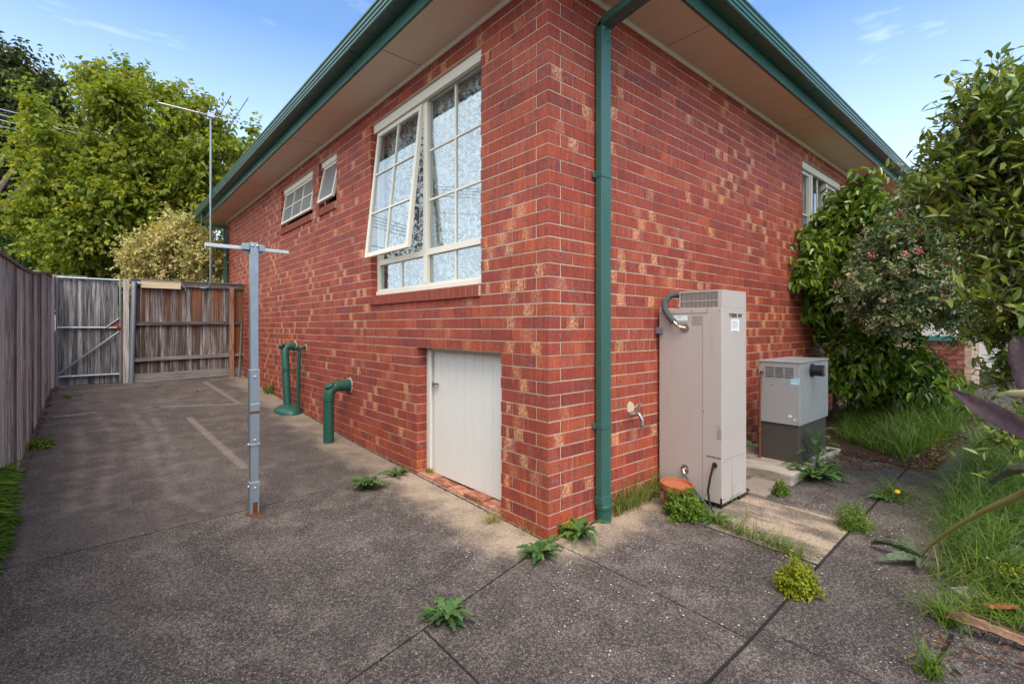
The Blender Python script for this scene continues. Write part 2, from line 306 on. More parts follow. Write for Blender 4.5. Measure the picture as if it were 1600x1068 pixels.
def st_fence(t,c,g2,X,Y,Z,r):
    c=t.mix(t.rng(t.m2('ADD',g2,t.m2('MULTIPLY',r,.25)),.54,.70,0,.85),c,(.022,.017,.015))
    top=t.rng(Z,1.1,2.1,.15,.9)
    red=t.m2('MULTIPLY',t.rng(X,-1.75,-.45,.32,1),t.rng(t.m2('ADD',g2,t.m2('MULTIPLY',t.m2('FRACT',t.m2('MULTIPLY',r,7.3)),.35)),.56,.74,0,1)); red=t.m2('MULTIPLY',red,top)
    red=t.m2('MAXIMUM',red,t.rng(X,-.24,-.2,0,.85))
    return t.mix(red,c,t.mix(g2,(.13,.045,.02),(.30,.11,.045)))
M=dict(
 concrete=mat_concrete(),brick=mat_brick(),
 mortar=painted('mortar',(.68,.51,.385),.9,.2,(.35,.22,.16),.4,9,.1),
 green=painted('green_paint',(.040,.120,.098),.32,.08,(.10,.14,.12),.06,2,.5,0,.02),
 pipegreen=painted('pipe_green',(.020,.092,.068),.42,.2,(.07,.11,.09),.3,8,.4,0,.03),
 cream=painted('cream_paint',(.80,.73,.62),.5,.08,(.35,.29,.22),.3,5,.3),
 white=painted('door_white',(.80,.76,.71),.45,.06,(.42,.36,.30),.3,4,.3),
 soffit=painted('soffit_paint',(.80,.65,.51),.8,.08,(.3,.22,.16),.25,3,.15),
 heater=painted('heater_enamel',(.50,.435,.41),.42,.10,(.28,.22,.19),.35,4,.35,.1),
 unit=painted('unit_grey',(.43,.425,.43),.38,.07,(.25,.23,.21),.2,4,.4,.25),
 darkbase=painted('dark_base',(.085,.068,.06),.5,.2,(.05,.04,.03),.3,6,.3),
 galv=painted('galvanised',(.30,.35,.40),.42,.28,(.20,.22,.25),.4,14,.5,.55),
 alu=painted('alu',(.52,.53,.54),.4,.15,(.35,.35,.35),.3,10,.5,.6),
 rust=painted('rust',(.16,.06,.025),.9,.5,(.05,.02,.01),.5,20,.1),
 chrome=painted('chrome',(.55,.52,.48),.25,.2,(.2,.17,.14),.3,30,.5,.9),
 copper=painted('copper',(.30,.13,.08),.45,.4,(.1,.06,.04),.4,20,.5,.7),
 lag=painted('pipe_lagging',(.09,.10,.11),.85,.3,(.2,.2,.2),.3,30,.2),
 black=painted('black_rubber',(.012,.012,.014),.45,.2,(.06,.05,.05),.2,20,.4),
 terra=painted('terracotta',(.42,.13,.062),.75,.25,(.25,.08,.04),.4,14,.2),
 stonep=painted('paver',(.30,.25,.21),.9,.3,(.12,.09,.07),.5,14,.2),
 redbrick=painted('red_sill',(.33,.075,.05),.75,.4,(.12,.04,.035),.5,12,.2),
 roof=painted('roof_tile',(.20,.07,.05),.8,.3,(.1,.06,.05),.3,5,.2),
 soil=painted('soil',(.055,.04,.028),.95,.5,(.02,.015,.01),.6,12,.1),
 dark=painted('room',(.16,.14,.12),.9,.1),
 sticker=painted('sticker',(.75,.78,.82),.5,.05), ink=painted('ink',(.03,.03,.035),.6,.05), blue=painted('blue_sticker',(.33,.58,.74),.5,.1), inkgrey=painted('ink_grey',(.30,.26,.25),.6,.1),
 bark=wood('bark',[(.03,.022,.016),(.08,.06,.045),(.15,.12,.09)],rot=(25,25,5)),
 fence=wood('paling_timber',[(.055,.048,.048),(.155,.140,.140),(.30,.275,.275)],rot=VG),
 sidefence=wood('side_paling_timber',[(.075,.062,.056),(.25,.215,.195),(.50,.45,.42)],rot=VG,rw=.42),
 gatewood=wood('gate_timber',[(.07,.064,.064),(.22,.205,.21),(.44,.42,.42)],lambda t,c,g2,X,Y,Z,r: t.mix(t.rng(t.m2('ADD',g2,t.m2('MULTIPLY',r,.2)),.54,.74,0,.75),c,(.022,.02,.021)),VG),
 backfence=wood('back_fence_timber',[(.07,.056,.052),(.22,.185,.18),(.42,.375,.37)],st_fence,VG),
 rail=wood('rail_timber',[(.06,.052,.05),(.16,.14,.135),(.26,.235,.23)],rot=HX),
 raily=wood('rail_timber_long',[(.10,.075,.065),(.22,.18,.16),(.34,.29,.27)],rot=HY),
 post=wood('pale_post',[(.13,.10,.09),(.34,.29,.27),(.48,.43,.41)],rot=VG),
 redpost=wood('red_post',[(.08,.03,.02),(.24,.085,.05),(.36,.20,.15)],rot=VG),
 creamboard=wood('cream_board',[(.36,.28,.17),(.50,.40,.26),(.58,.48,.33)],rot=HX,st=.2),
)
def mat_glass():
    t=NT('window_glass',.02,.5); gl=t.n('ShaderNodeBsdfGlossy',{'Color':(.92,.95,1),'Roughness':.015}); tr=t.n('ShaderNodeBsdfTransparent',{'Color':(.90,.93,.93)})
    fr=t.n('ShaderNodeFresnel',{'IOR':1.62}).outputs[0]; f=t.m2('MINIMUM',t.m2('MULTIPLY_ADD',fr,.45,.01),.5)
    nz=t.n('ShaderNodeBump',{'Height':t.noise(t.pos(),1.6,2),'Strength':.05,'Distance':.02}).outputs[0]; t.put(gl.inputs['Normal'],nz)
    ms=t.n('ShaderNodeMixShader',{0:f,1:tr.outputs[0],2:gl.outputs[0]}); t.t.links.new(ms.outputs[0],t.o.inputs[0]); return t.m
M['glass']=mat_glass()
def mat_frost():
    t=NT('frosted_glass',.25,.5); t.col((.20,.20,.20)); t.bump(t.noise(t.pos(),160,2),.25,.002); return t.m
M['frost']=mat_frost()
def mat_lace():
    t=NT('lace',.85,.1); p=t.pos(); t.col(t.mix(t.noise(t.map(p,(1,14,.3)),1,2),(.86,.86,.86),(.66,.67,.68)))
    n=t.noise(p,27,2,.7,1.0); hole=t.m2('MULTIPLY',t.rng(n,.475,.52),t.rng(t.noise(p,3,2),.3,.55,.75,1)); tr=t.n('ShaderNodeBsdfTransparent')
    ms=t.n('ShaderNodeMixShader',{0:t.m2('MULTIPLY',hole,.92),1:t.b.outputs[0],2:tr.outputs[0]}); t.t.links.new(ms.outputs[0],t.o.inputs[0]); return t.m
M['lace']=mat_lace()
LM=dict(
 maple=leafm('maple_leaf',[(.075,.115,.016),(.14,.19,.020),(.23,.265,.028),(.34,.31,.035)],.5,.42),
 dark=leafm('dark_leaf',[(.018,.032,.008),(.035,.058,.012),(.065,.085,.016),(.12,.10,.03)],.55,.25),
 gold=leafm('variegated_leaf',[(.14,.15,.04),(.36,.33,.12),(.56,.48,.24),(.48,.28,.15)],.55,.3),
 hedge=leafm('hedge_leaf',[(.02,.045,.01),(.04,.085,.015),(.08,.13,.02)],.5,.3),
 camel=leafm('camellia_leaf',[(.03,.07,.01),(.075,.145,.015),(.16,.25,.025),(.27,.34,.06)],.26,.18,.5),
 flower=leafm('small_leaf',[(.06,.12,.06),(.13,.20,.10),(.22,.30,.15),(.38,.28,.18)],.38,.2,.4),
 bud=leafm('bud',[(.50,.42,.28),(.56,.34,.26),(.42,.38,.22)],.6,.1),
 pink=leafm('petal',[(.50,.03,.09),(.62,.08,.18),(.42,.03,.12)],.5,.3),
 right=leafm('broad_leaf',[(.035,.075,.012),(.085,.14,.018),(.17,.22,.03),(.30,.30,.06)],.30,.22,.5),
 weed=leafm('weed_leaf',[(.045,.10,.03),(.075,.155,.045),(.12,.20,.06)],.5,.3),
 clover=leafm('yellow_green_leaf',[(.15,.19,.010),(.24,.28,.014),(.33,.32,.02)],.5,.35),
 clover2=leafm('mid_green_leaf',[(.06,.12,.012),(.11,.19,.02),(.17,.24,.03)],.5,.35),
 grass=leafm('grass_blade',[(.035,.085,.012),(.075,.145,.018),(.125,.20,.03),(.34,.30,.12)],.45,.35),
 dry=leafm('dry_grass',[(.09,.14,.03),(.22,.24,.06),(.42,.34,.16)],.6,.3),
 litter=leafm('leaf_litter',[(.05,.025,.015),(.13,.055,.03),(.24,.12,.07)],.8,.1),
)
# ---------------- the setting: ground, paving, garden soil
def sheet(name,x0,x1,y0,y1,st,dz,mat):
    nx=int((x1-x0)/st)+1; ny=int((y1-y0)/st)+1; X=np.linspace(x0,x1,nx); Y=np.linspace(y0,y1,ny); V=[(x,y,gz(x,y)+dz) for y in Y for x in X]
    F=[(j*nx+i,j*nx+i+1,(j+1)*nx+i+1,(j+1)*nx+i) for j in range(ny-1) for i in range(nx-1)]
    m=MB(); m.add(V,F,0.5); return m.build(name,mat,None,True)
struct(sheet('ground',-60,90,-60,90,1.5,-.05,M['soil']))
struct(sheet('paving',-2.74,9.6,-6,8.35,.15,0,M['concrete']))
def bed(name,x0,x1,y0,y1,hz,seed):
    g=np.random.default_rng(seed); nx=int((x1-x0)/.07);ny=int((y1-y0)/.07); V=[]
    for j in range(ny+1):
        for i in range(nx+1):
            x=x0+(x1-x0)*i/nx;y=y0+(y1-y0)*j/ny; e=min(i,nx-i,j,ny-j); V.append((x,y,gz(x,y)+(.004 if e==0 else hz*(min(1,e/3)))+g.random()*.015*(e>0)))
    F=[(j*(nx+1)+i,j*(nx+1)+i+1,(j+1)*(nx+1)+i+1,(j+1)*(nx+1)+i) for j in range(ny) for i in range(nx)]
    m=MB(); m.add(V,F,.5); return struct(m.build(name,M['soil'],None,True))
bed('garden_bed',3.35,9.3,-1.22,-.02,.02,3); bed('garden_bed',.95,9.5,-6,-1.98,.02,4)

# ---------------- brick house
XL,YL=9.6,9.96
house=thing('brick_house',(0,0,0),'red brick house with green gutters and cream window frames on the paved corner','house')
BH,ZB=.086,1.34
def openA(z0,z1):
    o=[]
    for y0,y1,a,b in [(.72,2.64,1.598,3.49),(3.60,4.20,2.802,3.49),(4.44,5.88,2.802,3.49),(.48,1.68,-.5,1.168)]:
        if z0<b-.01 and z1>a+.01: o.append((y0,y1))
    return sorted(o)
def openB(z0,z1): return [(4.56,6.24)] if (z0<3.48 and z1>2.21) else []
def cut(runs,ops):
    for a,b in ops:
        n=[]
        for u,v in runs:
            if b<=u or a>=v: n.append((u,v)); continue
            if a>u: n.append((u,a))
            if b<v: n.append((b,v))
        runs=n
    return runs
from mathutils import noise as mn
BV=[];BF=[];BC=[];BB=[];BU=[];BCE=[];BS=[]
PAL=[(.38,.070,.036),(.41,.080,.038),(.36,.064,.036),(.34,.060,.036),(.30,.056,.036),(.44,.092,.044),(.38,.068,.038)]
def brick(wall,u0,u1,z0,z1,end0,end1,col=None,cream=None):
    j=lambda s: random.uniform(-s,s)
    q=mn.noise(Vector((u0*.9+(50 if wall=='B' else 0),z0*1.2,3.1)))+.5*mn.noise(Vector((u0*3+(50 if wall=='B' else 0),z0*3,9.1)))
    c=col or random.choice(PAL); k=random.uniform(.92,1.08); c=tuple(x*k for x in c)
    bandv=1.0 if random.random()<(.62 if q>.10 else .20 if q>-.12 else .05) and u1-u0>.1 else 0.0
    if cream is not None: bandv=cream
    dep=.11; o=j(.0012); a=.0; V=[]
    for d in (o,dep):
        for z in (z0+j(.001),z1+j(.001)):
            for u in (u0+(0 if end0 else j(.0015)),u1+(0 if end1 else j(.0015))): V.append((d,u,z) if wall=='A' else (u,d,z))
    n=len(BV); BV.extend(V)
    F=[(0,1,3,2),(4,6,7,5),(0,4,5,1),(2,3,7,6),(0,2,6,4),(1,5,7,3)]
    if wall=='A': F=[tuple(reversed(f)) for f in F]
    BF.extend(tuple(i+n for i in f) for f in F)
    BC.extend([c]*8); BB.extend([bandv*random.choice((.35,.55,.8,1,1))]*8); BCE.extend([random.uniform(.25,.75)]*8); BS.extend([random.choice((1,.8,.5,.2)) if random.random()<(.75 if u0<1.7 else .3) else .05]*8)
    BU.extend([((0 if i%2==0 else 1),((i//2)%2)) for i in range(8)])
mort=MB()
for r in range(-19,27):
    z0=ZB+r*BH+.0048; z1=z0+BH-.0096; zt=z0-.0048
    for wall in 'AB':
        ops=openA(zt,zt+BH) if wall=='A' else openB(zt,zt+BH); Lw=YL if wall=='A' else XL
        even=(r%2==0)
        st=0.0 if (even==(wall=='A')) else .12
        runs=cut([(st,Lw)],ops)
        for a,b in runs:
            k=0; u=st
            while u<b-.005:
                v=u+.24; lo=max(u,a); hi=min(v,b)
                if hi-lo>.03:
                    e0=lo; e1=hi-.006 if hi==v else (hi if hi<Lw else hi)
                    if lo==a and a>st: e0=lo
                    if r in (-1,-2) and ((wall=='B' and .71<lo<1.25) or (wall=='A' and 2.1<lo<2.75)):
                        for s in range(3):
                            brick(wall,lo+s*.08+.001,lo+s*.08+.0725,z0,z1,0,0,(.36,.075,.042),0)
                    else: brick(wall,e0,e1,z0,z1,lo==0,False)
                u=v
        # mortar, 6 mm behind the face
        for a,b in cut([(0.0 if wall=='A' else .105,Lw)],ops):
            i0=.004 ; i1=.004
            if wall=='A': mort.box(.004,.104,a+i0,b-i1,zt,zt+BH,None,.5)
            else: mort.box(a+(i0 if a>.2 else 0),b-i1,.004,.104,zt,zt+BH,None,.5)
me=bpy.data.meshes.new('brickwork'); me.from_pydata(BV,[],BF); me.update()
ca=me.attributes.new('bcol','FLOAT_COLOR','POINT'); ca.data.foreach_set('color',np.array([c+(1,) for c in BC],dtype=np.float32).ravel())
for nm,arr in (('band',BB),('bcen',BCE),('spot',BS)):
    t_=me.attributes.new(nm,'FLOAT','POINT'); t_.data.foreach_set('value',np.array(arr,dtype=np.float32))
uvl=me.uv_layers.new(name='UVMap'); vi=np.zeros(len(me.loops),dtype=np.int32); me.loops.foreach_get('vertex_index',vi); uvl.data.foreach_set('uv',np.array(BU,dtype=np.float32)[vi].ravel())
wall=link('brick_wall',me,M['brick'],house); mort.build('mortar',M['mortar'],wall)
b=MB(); b.box(XL-.1,XL,.11,YL,-.3,3.66); b.box(.12,XL-.1,YL-.1,YL,-.3,3.66); b.box(.11,.13,4.3,4.4,0,.1); each(b,'rear_wall',M['redbrick'],house)
# eaves: soffit, moulding, fascia, gutter, roof — rings round the house
def ring(name,prof,mat,parent,closed=True):
    n=len(prof); V=[];F=[]
    for d,z in prof: V+=[(-d,-d,z),(XL+d,-d,z),(XL+d,YL+d,z),(-d,YL+d,z)]
    for i in range(n if closed else n-1):
        k=(i+1)%n
        for j in range(4): l=(j+1)%4; F.append((i*4+j,i*4+l,k*4+l,k*4+j))
    m=MB(); m.add(V,F,.5); return m.build(name,mat,parent)
sof=ring('soffit',[(-.05,3.665),(.405,3.665),(.405,3.675),(-.05,3.675)],M['soffit'],house)
ring('cornice',[(.001,3.637),(.012,3.637),(.028,3.655),(.028,3.6645),(.001,3.6645)],M['cream'],house)
jm=MB()
for yy in (1.55,4.0,6.4,8.8): jm.box(-.402,-.03,yy,yy+.004,3.6632,3.6648)
for xx in (1.35,3.75,6.2): jm.box(xx,xx+.004,-.402,-.03,3.6632,3.6648)
each(jm,'joint',M['darkbase'],sof)
ring('fascia',[(.406,3.655),(.430,3.655),(.430,3.83),(.406,3.83)],M['green'],house)
gut=ring('gutter',[(.432,3.757),(.545,3.757),(.552,3.765),(.552,3.785),(.560,3.79),(.560,3.812),(.568,3.818),(.568,3.845),(.578,3.852),(.578,3.868),(.566,3.872),(.556,3.862),(.54,3.80),(.432,3.80)],M['green'],house)
br=MB()
for yy in (1.9,5.2,8.4): br.box(-.549,-.434,yy,yy+.012,3.752,3.7566)
for xx in (1.9,3.3,5.2): br.box(xx,xx+.012,-.549,-.434,3.752,3.7566)
each(br,'bracket',M['green'],gut)
e=.5; hx=XL/2; m=MB(); rz=3.84; rr=(min(XL,YL)/2+e)*.40
m.add([(-e,-e,rz),(XL+e,-e,rz),(XL+e,YL+e,rz),(-e,YL+e,rz),(hx,XL/2,rz+rr),(hx,YL-XL/2,rz+rr)],[(0,1,4),(1,2,5,4),(2,3,5),(3,0,4,5)],.5); m.build('roof',M['roof'],house)
# windows
def window(wall,u0,u1,z0,z1,fd=.07,name='window'):
    """returns box(u0,u1,depth0,depth1,z0,z1) writer for this wall"""
    def W(mb,a,b,d0,d1,c,d,Mx=None):
        if wall=='A': mb.box(d0,d1,a,b,c,d,Mx)
        else: mb.box(a,b,d0,d1,c,d,Mx)
    return W
def framebox(W,mb,u0,u1,z0,z1,d0,d1,t):
    W(mb,u0,u0+t,d0,d1,z0,z1); W(mb,u1-t,u1,d0,d1,z0,z1); W(mb,u0+t,u1-t,d0+.0012,d1-.001,z0,z0+t); W(mb,u0+t,u1-t,d0+.0012,d1-.001,z1-t,z1)
def muntins(W,mb,u0,u1,z0,z1,d0,d1,nu,nz,t=.02,Mx=None):
    for i in range(1,nu): c=u0+(u1-u0)*i/nu; W(mb,c-t/2,c+t/2,d0,d1,z0,z1,Mx)
    for i in range(1,nz): c=z0+(z1-z0)*i/nz; W(mb,u0,u1,d0+.0015,d1-.0015,c-t/2,c+t/2,Mx)
def sill(W_,wall,u0,u1,z,parent,name='sill'):
    mb=MB(); n=max(2,round((u1-u0)/.083)); wv=(u1-u0)/n
    for i in range(n):
        a=u0+i*wv+.004; b=u0+(i+1)*wv-.004; V=[]
        for u in (a,b):
            for d,zz in ((-.022,z-.118),(.10,z-.075),(.10,z+.0),(-.022,z-.028)):
                V.append((d,u,zz) if wall=='A' else (u,d,zz))
        F=[(0,1,2,3),(7,6,5,4),(0,4,5,1),(1,5,6,2),(2,6,7,3),(3,7,4,0)]; mb.add(V,F if wall=='B' else [tuple(reversed(f)) for f in F])
    o=mb.build(name,M['redbrick'],parent,bevel=.003)
    mo=MB(); V=[]
    for u in (u0+.003,u1-.003):
        for d,zz in ((-.017,z-.112),(.098,z-.073),(.098,z-.004),(-.017,z-.033)): V.append((d,u,zz) if wall=='A' else (u,d,zz))
    mo.add(V,[(0,1,2,3),(7,6,5,4),(0,4,5,1),(1,5,6,2),(2,6,7,3),(3,7,4,0)]); mo.build('mortar',M['mortar'],parent); return o
def room(W,wall,u0,u1,z0,z1,parent):
    mb=MB(); W(mb,u0-.3,u1+.3,.95,.97,z0-.3,z1+.1); W(mb,u0-.32,u0-.3,.135,.97,z0-.3,z1+.1); W(mb,u1+.3,u1+.32,.135,.97,z0-.3,z1+.1); W(mb,u0-.3,u1+.3,.135,.95,z0-.32,z0-.3); W(mb,u0-.3,u1+.3,.135,.95,z1+.1,z1+.12)
    mb.build('room',M['dark'],parent)
def curtain(wall,u0,u1,z0,z1,d,mat,parent,amp=.02,wl=.11,name='curtain'):
    n=int((u1-u0)/.012); V=[];F=[]
    for j,zz in enumerate((z0,z1)):
        for i in range(n+1):
            u=u0+(u1-u0)*i/n; dd=d+amp*math.sin(u/wl*2*PI+1.3*math.sin(u*7))+amp*.3*math.sin(u*90); V.append((dd,u,zz) if wall=='A' else (u,dd,zz))
    F=[(i,i+1,n+2+i,n+1+i) for i in range(n)]; m=MB(); m.add(V,F,.5); return m.build(name,mat,parent,True)
def sash(W,wall,u0,u1,z0,z1,d,ang,nu,nz,parent,pane,t=.045):
    """top-hung sash swung outwards by ang"""
    if wall=='A': Mx=Matrix.Translation((d,0,z1))@Matrix.Rotation(R(ang),4,'Y')@Matrix.Translation((-d,0,-z1))
    else: Mx=Matrix.Translation((0,d,z1))@Matrix.Rotation(R(-ang),4,'X')@Matrix.Translation((0,-d,-z1))
    s=MB(); W(s,u0,u0+t,d,d+.035,z0,z1,Mx); W(s,u1-t,u1,d,d+.035,z0,z1,Mx); W(s,u0+t,u1-t,d+.001,d+.034,z0,z0+t,Mx); W(s,u0+t,u1-t,d+.001,d+.034,z1-t,z1,Mx)
    muntins(W,s,u0+t,u1-t,z0+t,z1-t,d+.005,d+.03,nu,nz,.018,Mx)
    so_=s.build('sash',M['cream'],parent,bevel=.002)
    g=MB(); W(g,u0+t-.005,u1-t+.005,d+.016,d+.019,z0+t-.005,z1-t+.005,Mx); g.build('pane',pane,parent)
# big window
W=window('A',0,0,0,0)
u0,u1,z0,z1=.722,2.638,1.70,3.488; mid=1.645; tr=2.03
f=MB(); framebox(W,f,u0,u1,z0,z1,.07,.128,.05); W(f,mid-.035,mid+.035,.066,.127,z0+.05,z1-.05); W(f,u0+.05,mid-.035,.072,.126,tr-.025,tr+.03); W(f,mid+.035,u1-.05,.072,.126,tr-.025,tr+.03)
W(f,u0,u1,.030,.069,z1-.085,z1); W(f,u0,u1,.055,.0695,z0-.02,z0+.03)
W(f,u0+.05,mid-.035,.085,.12,z1-.085,z1-.05);
muntins(W,f,u0+.05,mid-.035,tr+.03,z1-.085,.088,.110,2,3); muntins(W,f,u0+.05,mid-.035,z0+.05,tr-.025,.088,.110,2,1); muntins(W,f,mid+.035,u1-.05,z0+.05,tr-.025,.088,.110,2,1)
win=f.build('window',M['cream'],house,bevel=.003)
g=MB(); W(g,u0+.05,mid-.035,.097,.100,z0+.05,tr-.025); W(g,mid+.035,u1-.05,.097,.1,z0+.05,tr-.025); W(g,u0+.05,mid-.035,.097,.1,tr+.03,z1-.085); g.build('pane',M['glass'],win)
sash(W,'A',mid+.037,u1-.048,tr+.032,z1-.09,.052,6.3,2,3,win,M['glass'])
room(W,'A',u0,u1,z0,z1,win); curtain('A',u0-.05,u1+.05,z0-.1,z1+.05,.175,M['lace'],win,.018,.13); curtain('A',u0-.05,u1+.05,z0-.1,z1+.05,.50,painted('lining',(.10,.10,.10),.9,.1),win,.03,.2,'curtain')
sill(W,'A',.722,2.638,1.702,win)
# two small windows
for (a,b,nu,nz,ang) in ((3.602,4.198,1,1,11),(4.442,5.878,3,2,8)):
    f=MB(); framebox(W,f,a,b,2.905,3.488,.07,.128,.04); W(f,a,b,.035,.069,3.42,3.488)
    w_=f.build('window',M['cream'],house,bevel=.003); sash(W,'A',a+.038,b-.038,2.94,3.42,.05,ang,nu,nz,w_,M['frost'] ,.035)
    room(W,'A',a,b,2.905,3.488,w_); sill(W,'A',a,b,2.905,w_)
# window on the right-hand wall
WB=window('B',0,0,0,0); f=MB(); a,b,c,d=4.562,6.238,2.30,3.488
framebox(WB,f,a,b,c,d,.06,.128,.05); WB(f,a,b,.03,.059,d-.085,d); WB(f,a+.50,a+.56,.056,.127,c+.05,d-.05); WB(f,b-.56,b-.50,.056,.127,c+.05,d-.05); 
framebox(WB,f,a+.052,a+.498,c+.052,d-.087,.066,.11,.035); framebox(WB,f,b-.498,b-.052,c+.052,d-.087,.066,.11,.035); WB(f,a+.087,a+.463,.08,.10,2.83,2.85); WB(f,b-.463,b-.087,.08,.10,2.83,2.85)
WB(f,(a+b)/2-.01,(a+b)/2+.01,.08,.1,c+.05,d-.09)
w_=f.build('window',M['cream'],house,bevel=.003); g=MB(); WB(g,a+.05,b-.05,.111,.114,c+.05,d-.05); g.build('pane',M['glass'],w_)
room(WB,'B',a,b,c,d,w_); curtain('B',a-.05,b+.05,c-.1,d+.05,.26,painted('net',(.52,.50,.47),.9,.1),w_,.03,.16); sill(WB,'B',a,b,2.302,w_)
# access door
f=MB(); f.box(.10,.15,1.60,1.676,.03,1.16); f.box(.085,.102,1.585,1.615,.03,1.15); f.box(.105,.15,.484,1.60,1.135,1.16)
dr=MB(); n=9; a=.486; wv=(1.582-a)/n
for i in range(n): dr.box(.122,.140,a+i*wv+.0018,a+(i+1)*wv-.0018,.035,1.132)
dr.box(.1405,.15,a,1.582,.035,1.132)
door=dr.build('access_door',M['white'],house,bevel=.0016); f.build('frame',M['white'],door,bevel=.003)
h=MB(); h.box(.112,.121,1.50,1.60,.835,.855); h.tube([(.115,1.52,.845),(.095,1.52,.850),(.09,1.535,.845),(.095,1.56,.84),(.115,1.56,.84)],.006,8); h.lathe((.10,1.56,.845),[(0,0),(.012,0),(.014,.012),(0,.014)],12,'x'); h.tube([(.105,1.50,.83),(.09,1.51,.822),(.088,1.545,.83)],.009,8)
h.build('latch',M['chrome'],door,True)
th=MB()
for i in range(5): th.box(.012,.20,.484+i*.24+.003,.484+i*.24+.234,-.06,.018+.012*math.sin(i*2)+.006)
th.build('threshold',wood('worn_brick',[(.20,.09,.06),(.42,.15,.09),(.50,.28,.20)],rot=(14,9,9)),house,bevel=.004)
# downpipe
dp=MB(); dp.box(.452,.557,-.072,-.018,.09,3.47); dpo=dp.build('downpipe',M['green'],house,bevel=.004)
d2=MB(); d2.lathe((.5045,-.046,.0),[(.0,-.03),(.055,-.03),(.055,.075),(.06,.078),(.06,.10),(.056,.104),(.03,.115)],24); d2.build('collar',M['pipegreen'],dpo,True)
d3=MB(); d3.box(.447,.562,-.077,-.014,.11,.165); d3.box(.447,.562,-.077,-.014,.115+.003,.12)
for zz in (.66,2.42): d3.box(.448,.561,-.0755,-.0145,zz-.018,zz+.018); d3.box(.425,.4475,-.020,-.0135,zz-.018,zz+.018)
d3.box(.4503,.5587,-.0735,-.0165,1.10,1.106); each(d3,'bracket',M['green'],dpo,bevel=.002)
d4=MB()
def duct(mb,P,hw,ht):
    V=[]
    for (y,z,ny,nz) in P: 
        for sx_,sy_ in ((-1,-1),(1,-1),(1,1),(-1,1)): V.append((.5045+sx_*hw,y+ny*ht*sy_,z+nz*ht*sy_))
    F=[(i*4+k,i*4+(k+1)%4,(i+1)*4+(k+1)%4,(i+1)*4+k) for i in range(len(P)-1) for k in range(4)]+[(3,2,1,0),tuple(len(V)-4+k for k in range(4))]
    mb.add(V,F)
duct(d4,[(-.045,3.44,-1,0),(-.045,3.475,-.6,.8),(-.075,3.488,-.15,1),(-.30,3.520,-.15,1),(-.42,3.535,-.15,1),(-.49,3.56,-.7,.7),(-.495,3.62,-1,0),(-.495,3.757,-1,0)],.0535,.0275); d4.build('elbow',M['green'],dpo)
d5=MB()
for p in ((.47,-.0735,3.44),(.54,-.0735,3.44)): d5.lathe(p,[(0,.003),(.006,.002),(.006,0)],8,'y')
each(d5,'rivet',M['alu'],dpo)
q=MB(); q.box(-.10,-.03,9.78,9.85,.45,3.50); q.box(-.50,-.03,9.785,9.845,3.50,3.56); q.box(-.51,-.455,9.785,9.845,3.5,3.757); q.build('downpipe',M['green'],house,bevel=.004)
# ---------------- fences and gate
def palings(mb,axis,a0,a1,fix,zb,zt,w=.095,lean=None,tk=.014,inward=1):
    u=a0; alt=0
    while u<a1-.02:
        alt=1-alt; ww=w*random.uniform(.85,1.15); v=min(u+ww,a1); off=alt*.015*inward+random.uniform(-.002,.002); l=(lean(u) if lean else 0)+random.uniform(-.004,.004)
        zb_=zb(u) if callable(zb) else zb; zt_=(zt(u) if callable(zt) else zt)+random.uniform(-.012,.008)
        V=[]
        for z,s in ((zb_,0),(zt_,l)):
            for d in (fix+off,fix+off-tk*inward):
                for q in (u-.006*(1-alt)-.004+s,v+.006*(1-alt)+.004+s): V.append((d,q,z) if axis=='y' else (q,d,z))
        F=[(0,1,3,2),(4,6,7,5),(0,4,5,1),(2,3,7,6),(0,2,6,4),(1,5,7,3)]
        mb.add(V,F); u=v
sf=thing('paling_fence',(-2.73,3,0),'long weathered grey paling fence along the left edge of the driveway','fence')
zt_=lambda y: interp(y,[(-3,1.84),(2.78,1.862),(4.2,1.885),(5.2,1.93),(6.3,2.03),(7.2,2.10),(8.3,2.13)])
m=MB(); palings(m,'y',-3.0,8.22,-2.735,lambda y: gz(-2.7,y)-.04,zt_,.085,lambda y:.05*math.sin(y*1.1)+.05*(3<y<6)+.02*math.sin(y*9)); m.build('palings',M['sidefence'],sf)
m=MB(); ys=np.linspace(-3,8.25,30)
V=[];F=[]
for i,y in enumerate(ys):
    z=zt_(y); V+=[(-2.775,y,z+.004),(-2.705,y,z+.004),(-2.705,y,z+.03),(-2.775,y,z+.036)]
for i in range(len(ys)-1):
    for k in range(4): F.append((i*4+k,i*4+(k+1)%4,i*4+4+(k+1)%4,i*4+4+k))
m.add(V,F,.5); m.build('capping',M['raily'],sf)
m=MB(); m.box(-2.76,-2.688,8.13,8.36,.35,2.16); m.build('post',M['sidefence'],sf,bevel=.004)
m=MB(); m.box(-2.80,-2.66,8.27,8.33,2.14,2.165); m.box(-2.80,-2.30,8.33,8.40,2.15,2.185); each(m,'cap',M['raily'],sf,bevel=.003)
FY=8.30
gt=thing('timber_gate',(-2.3,FY,.4),'closed grey timber gate with galvanised steel frame and diagonal brace','gate')
m=MB(); palings(m,'x',-2.655,-1.90,FY+.03,.545,2.13,.085); 
m.box(-2.655,-1.90,FY+.017,FY+.031,.42,.54); m.build('boards',M['gatewood'],gt)
m=MB(); r_=.017
for P in ([(-2.665,FY-.01,.40),(-2.665,FY-.01,2.15)],[(-1.885,FY-.01,.43),(-1.885,FY-.01,2.15)],[(-2.665,FY-.01,2.145),(-1.885,FY-.01,2.145)],[(-2.665,FY-.01,1.345),(-1.885,FY-.01,1.345)],[(-2.665,FY-.01,.565),(-1.885,FY-.01,.565)]): m.tube(P,r_,8)
each(m,'steel_frame',M['galv'],gt,True)
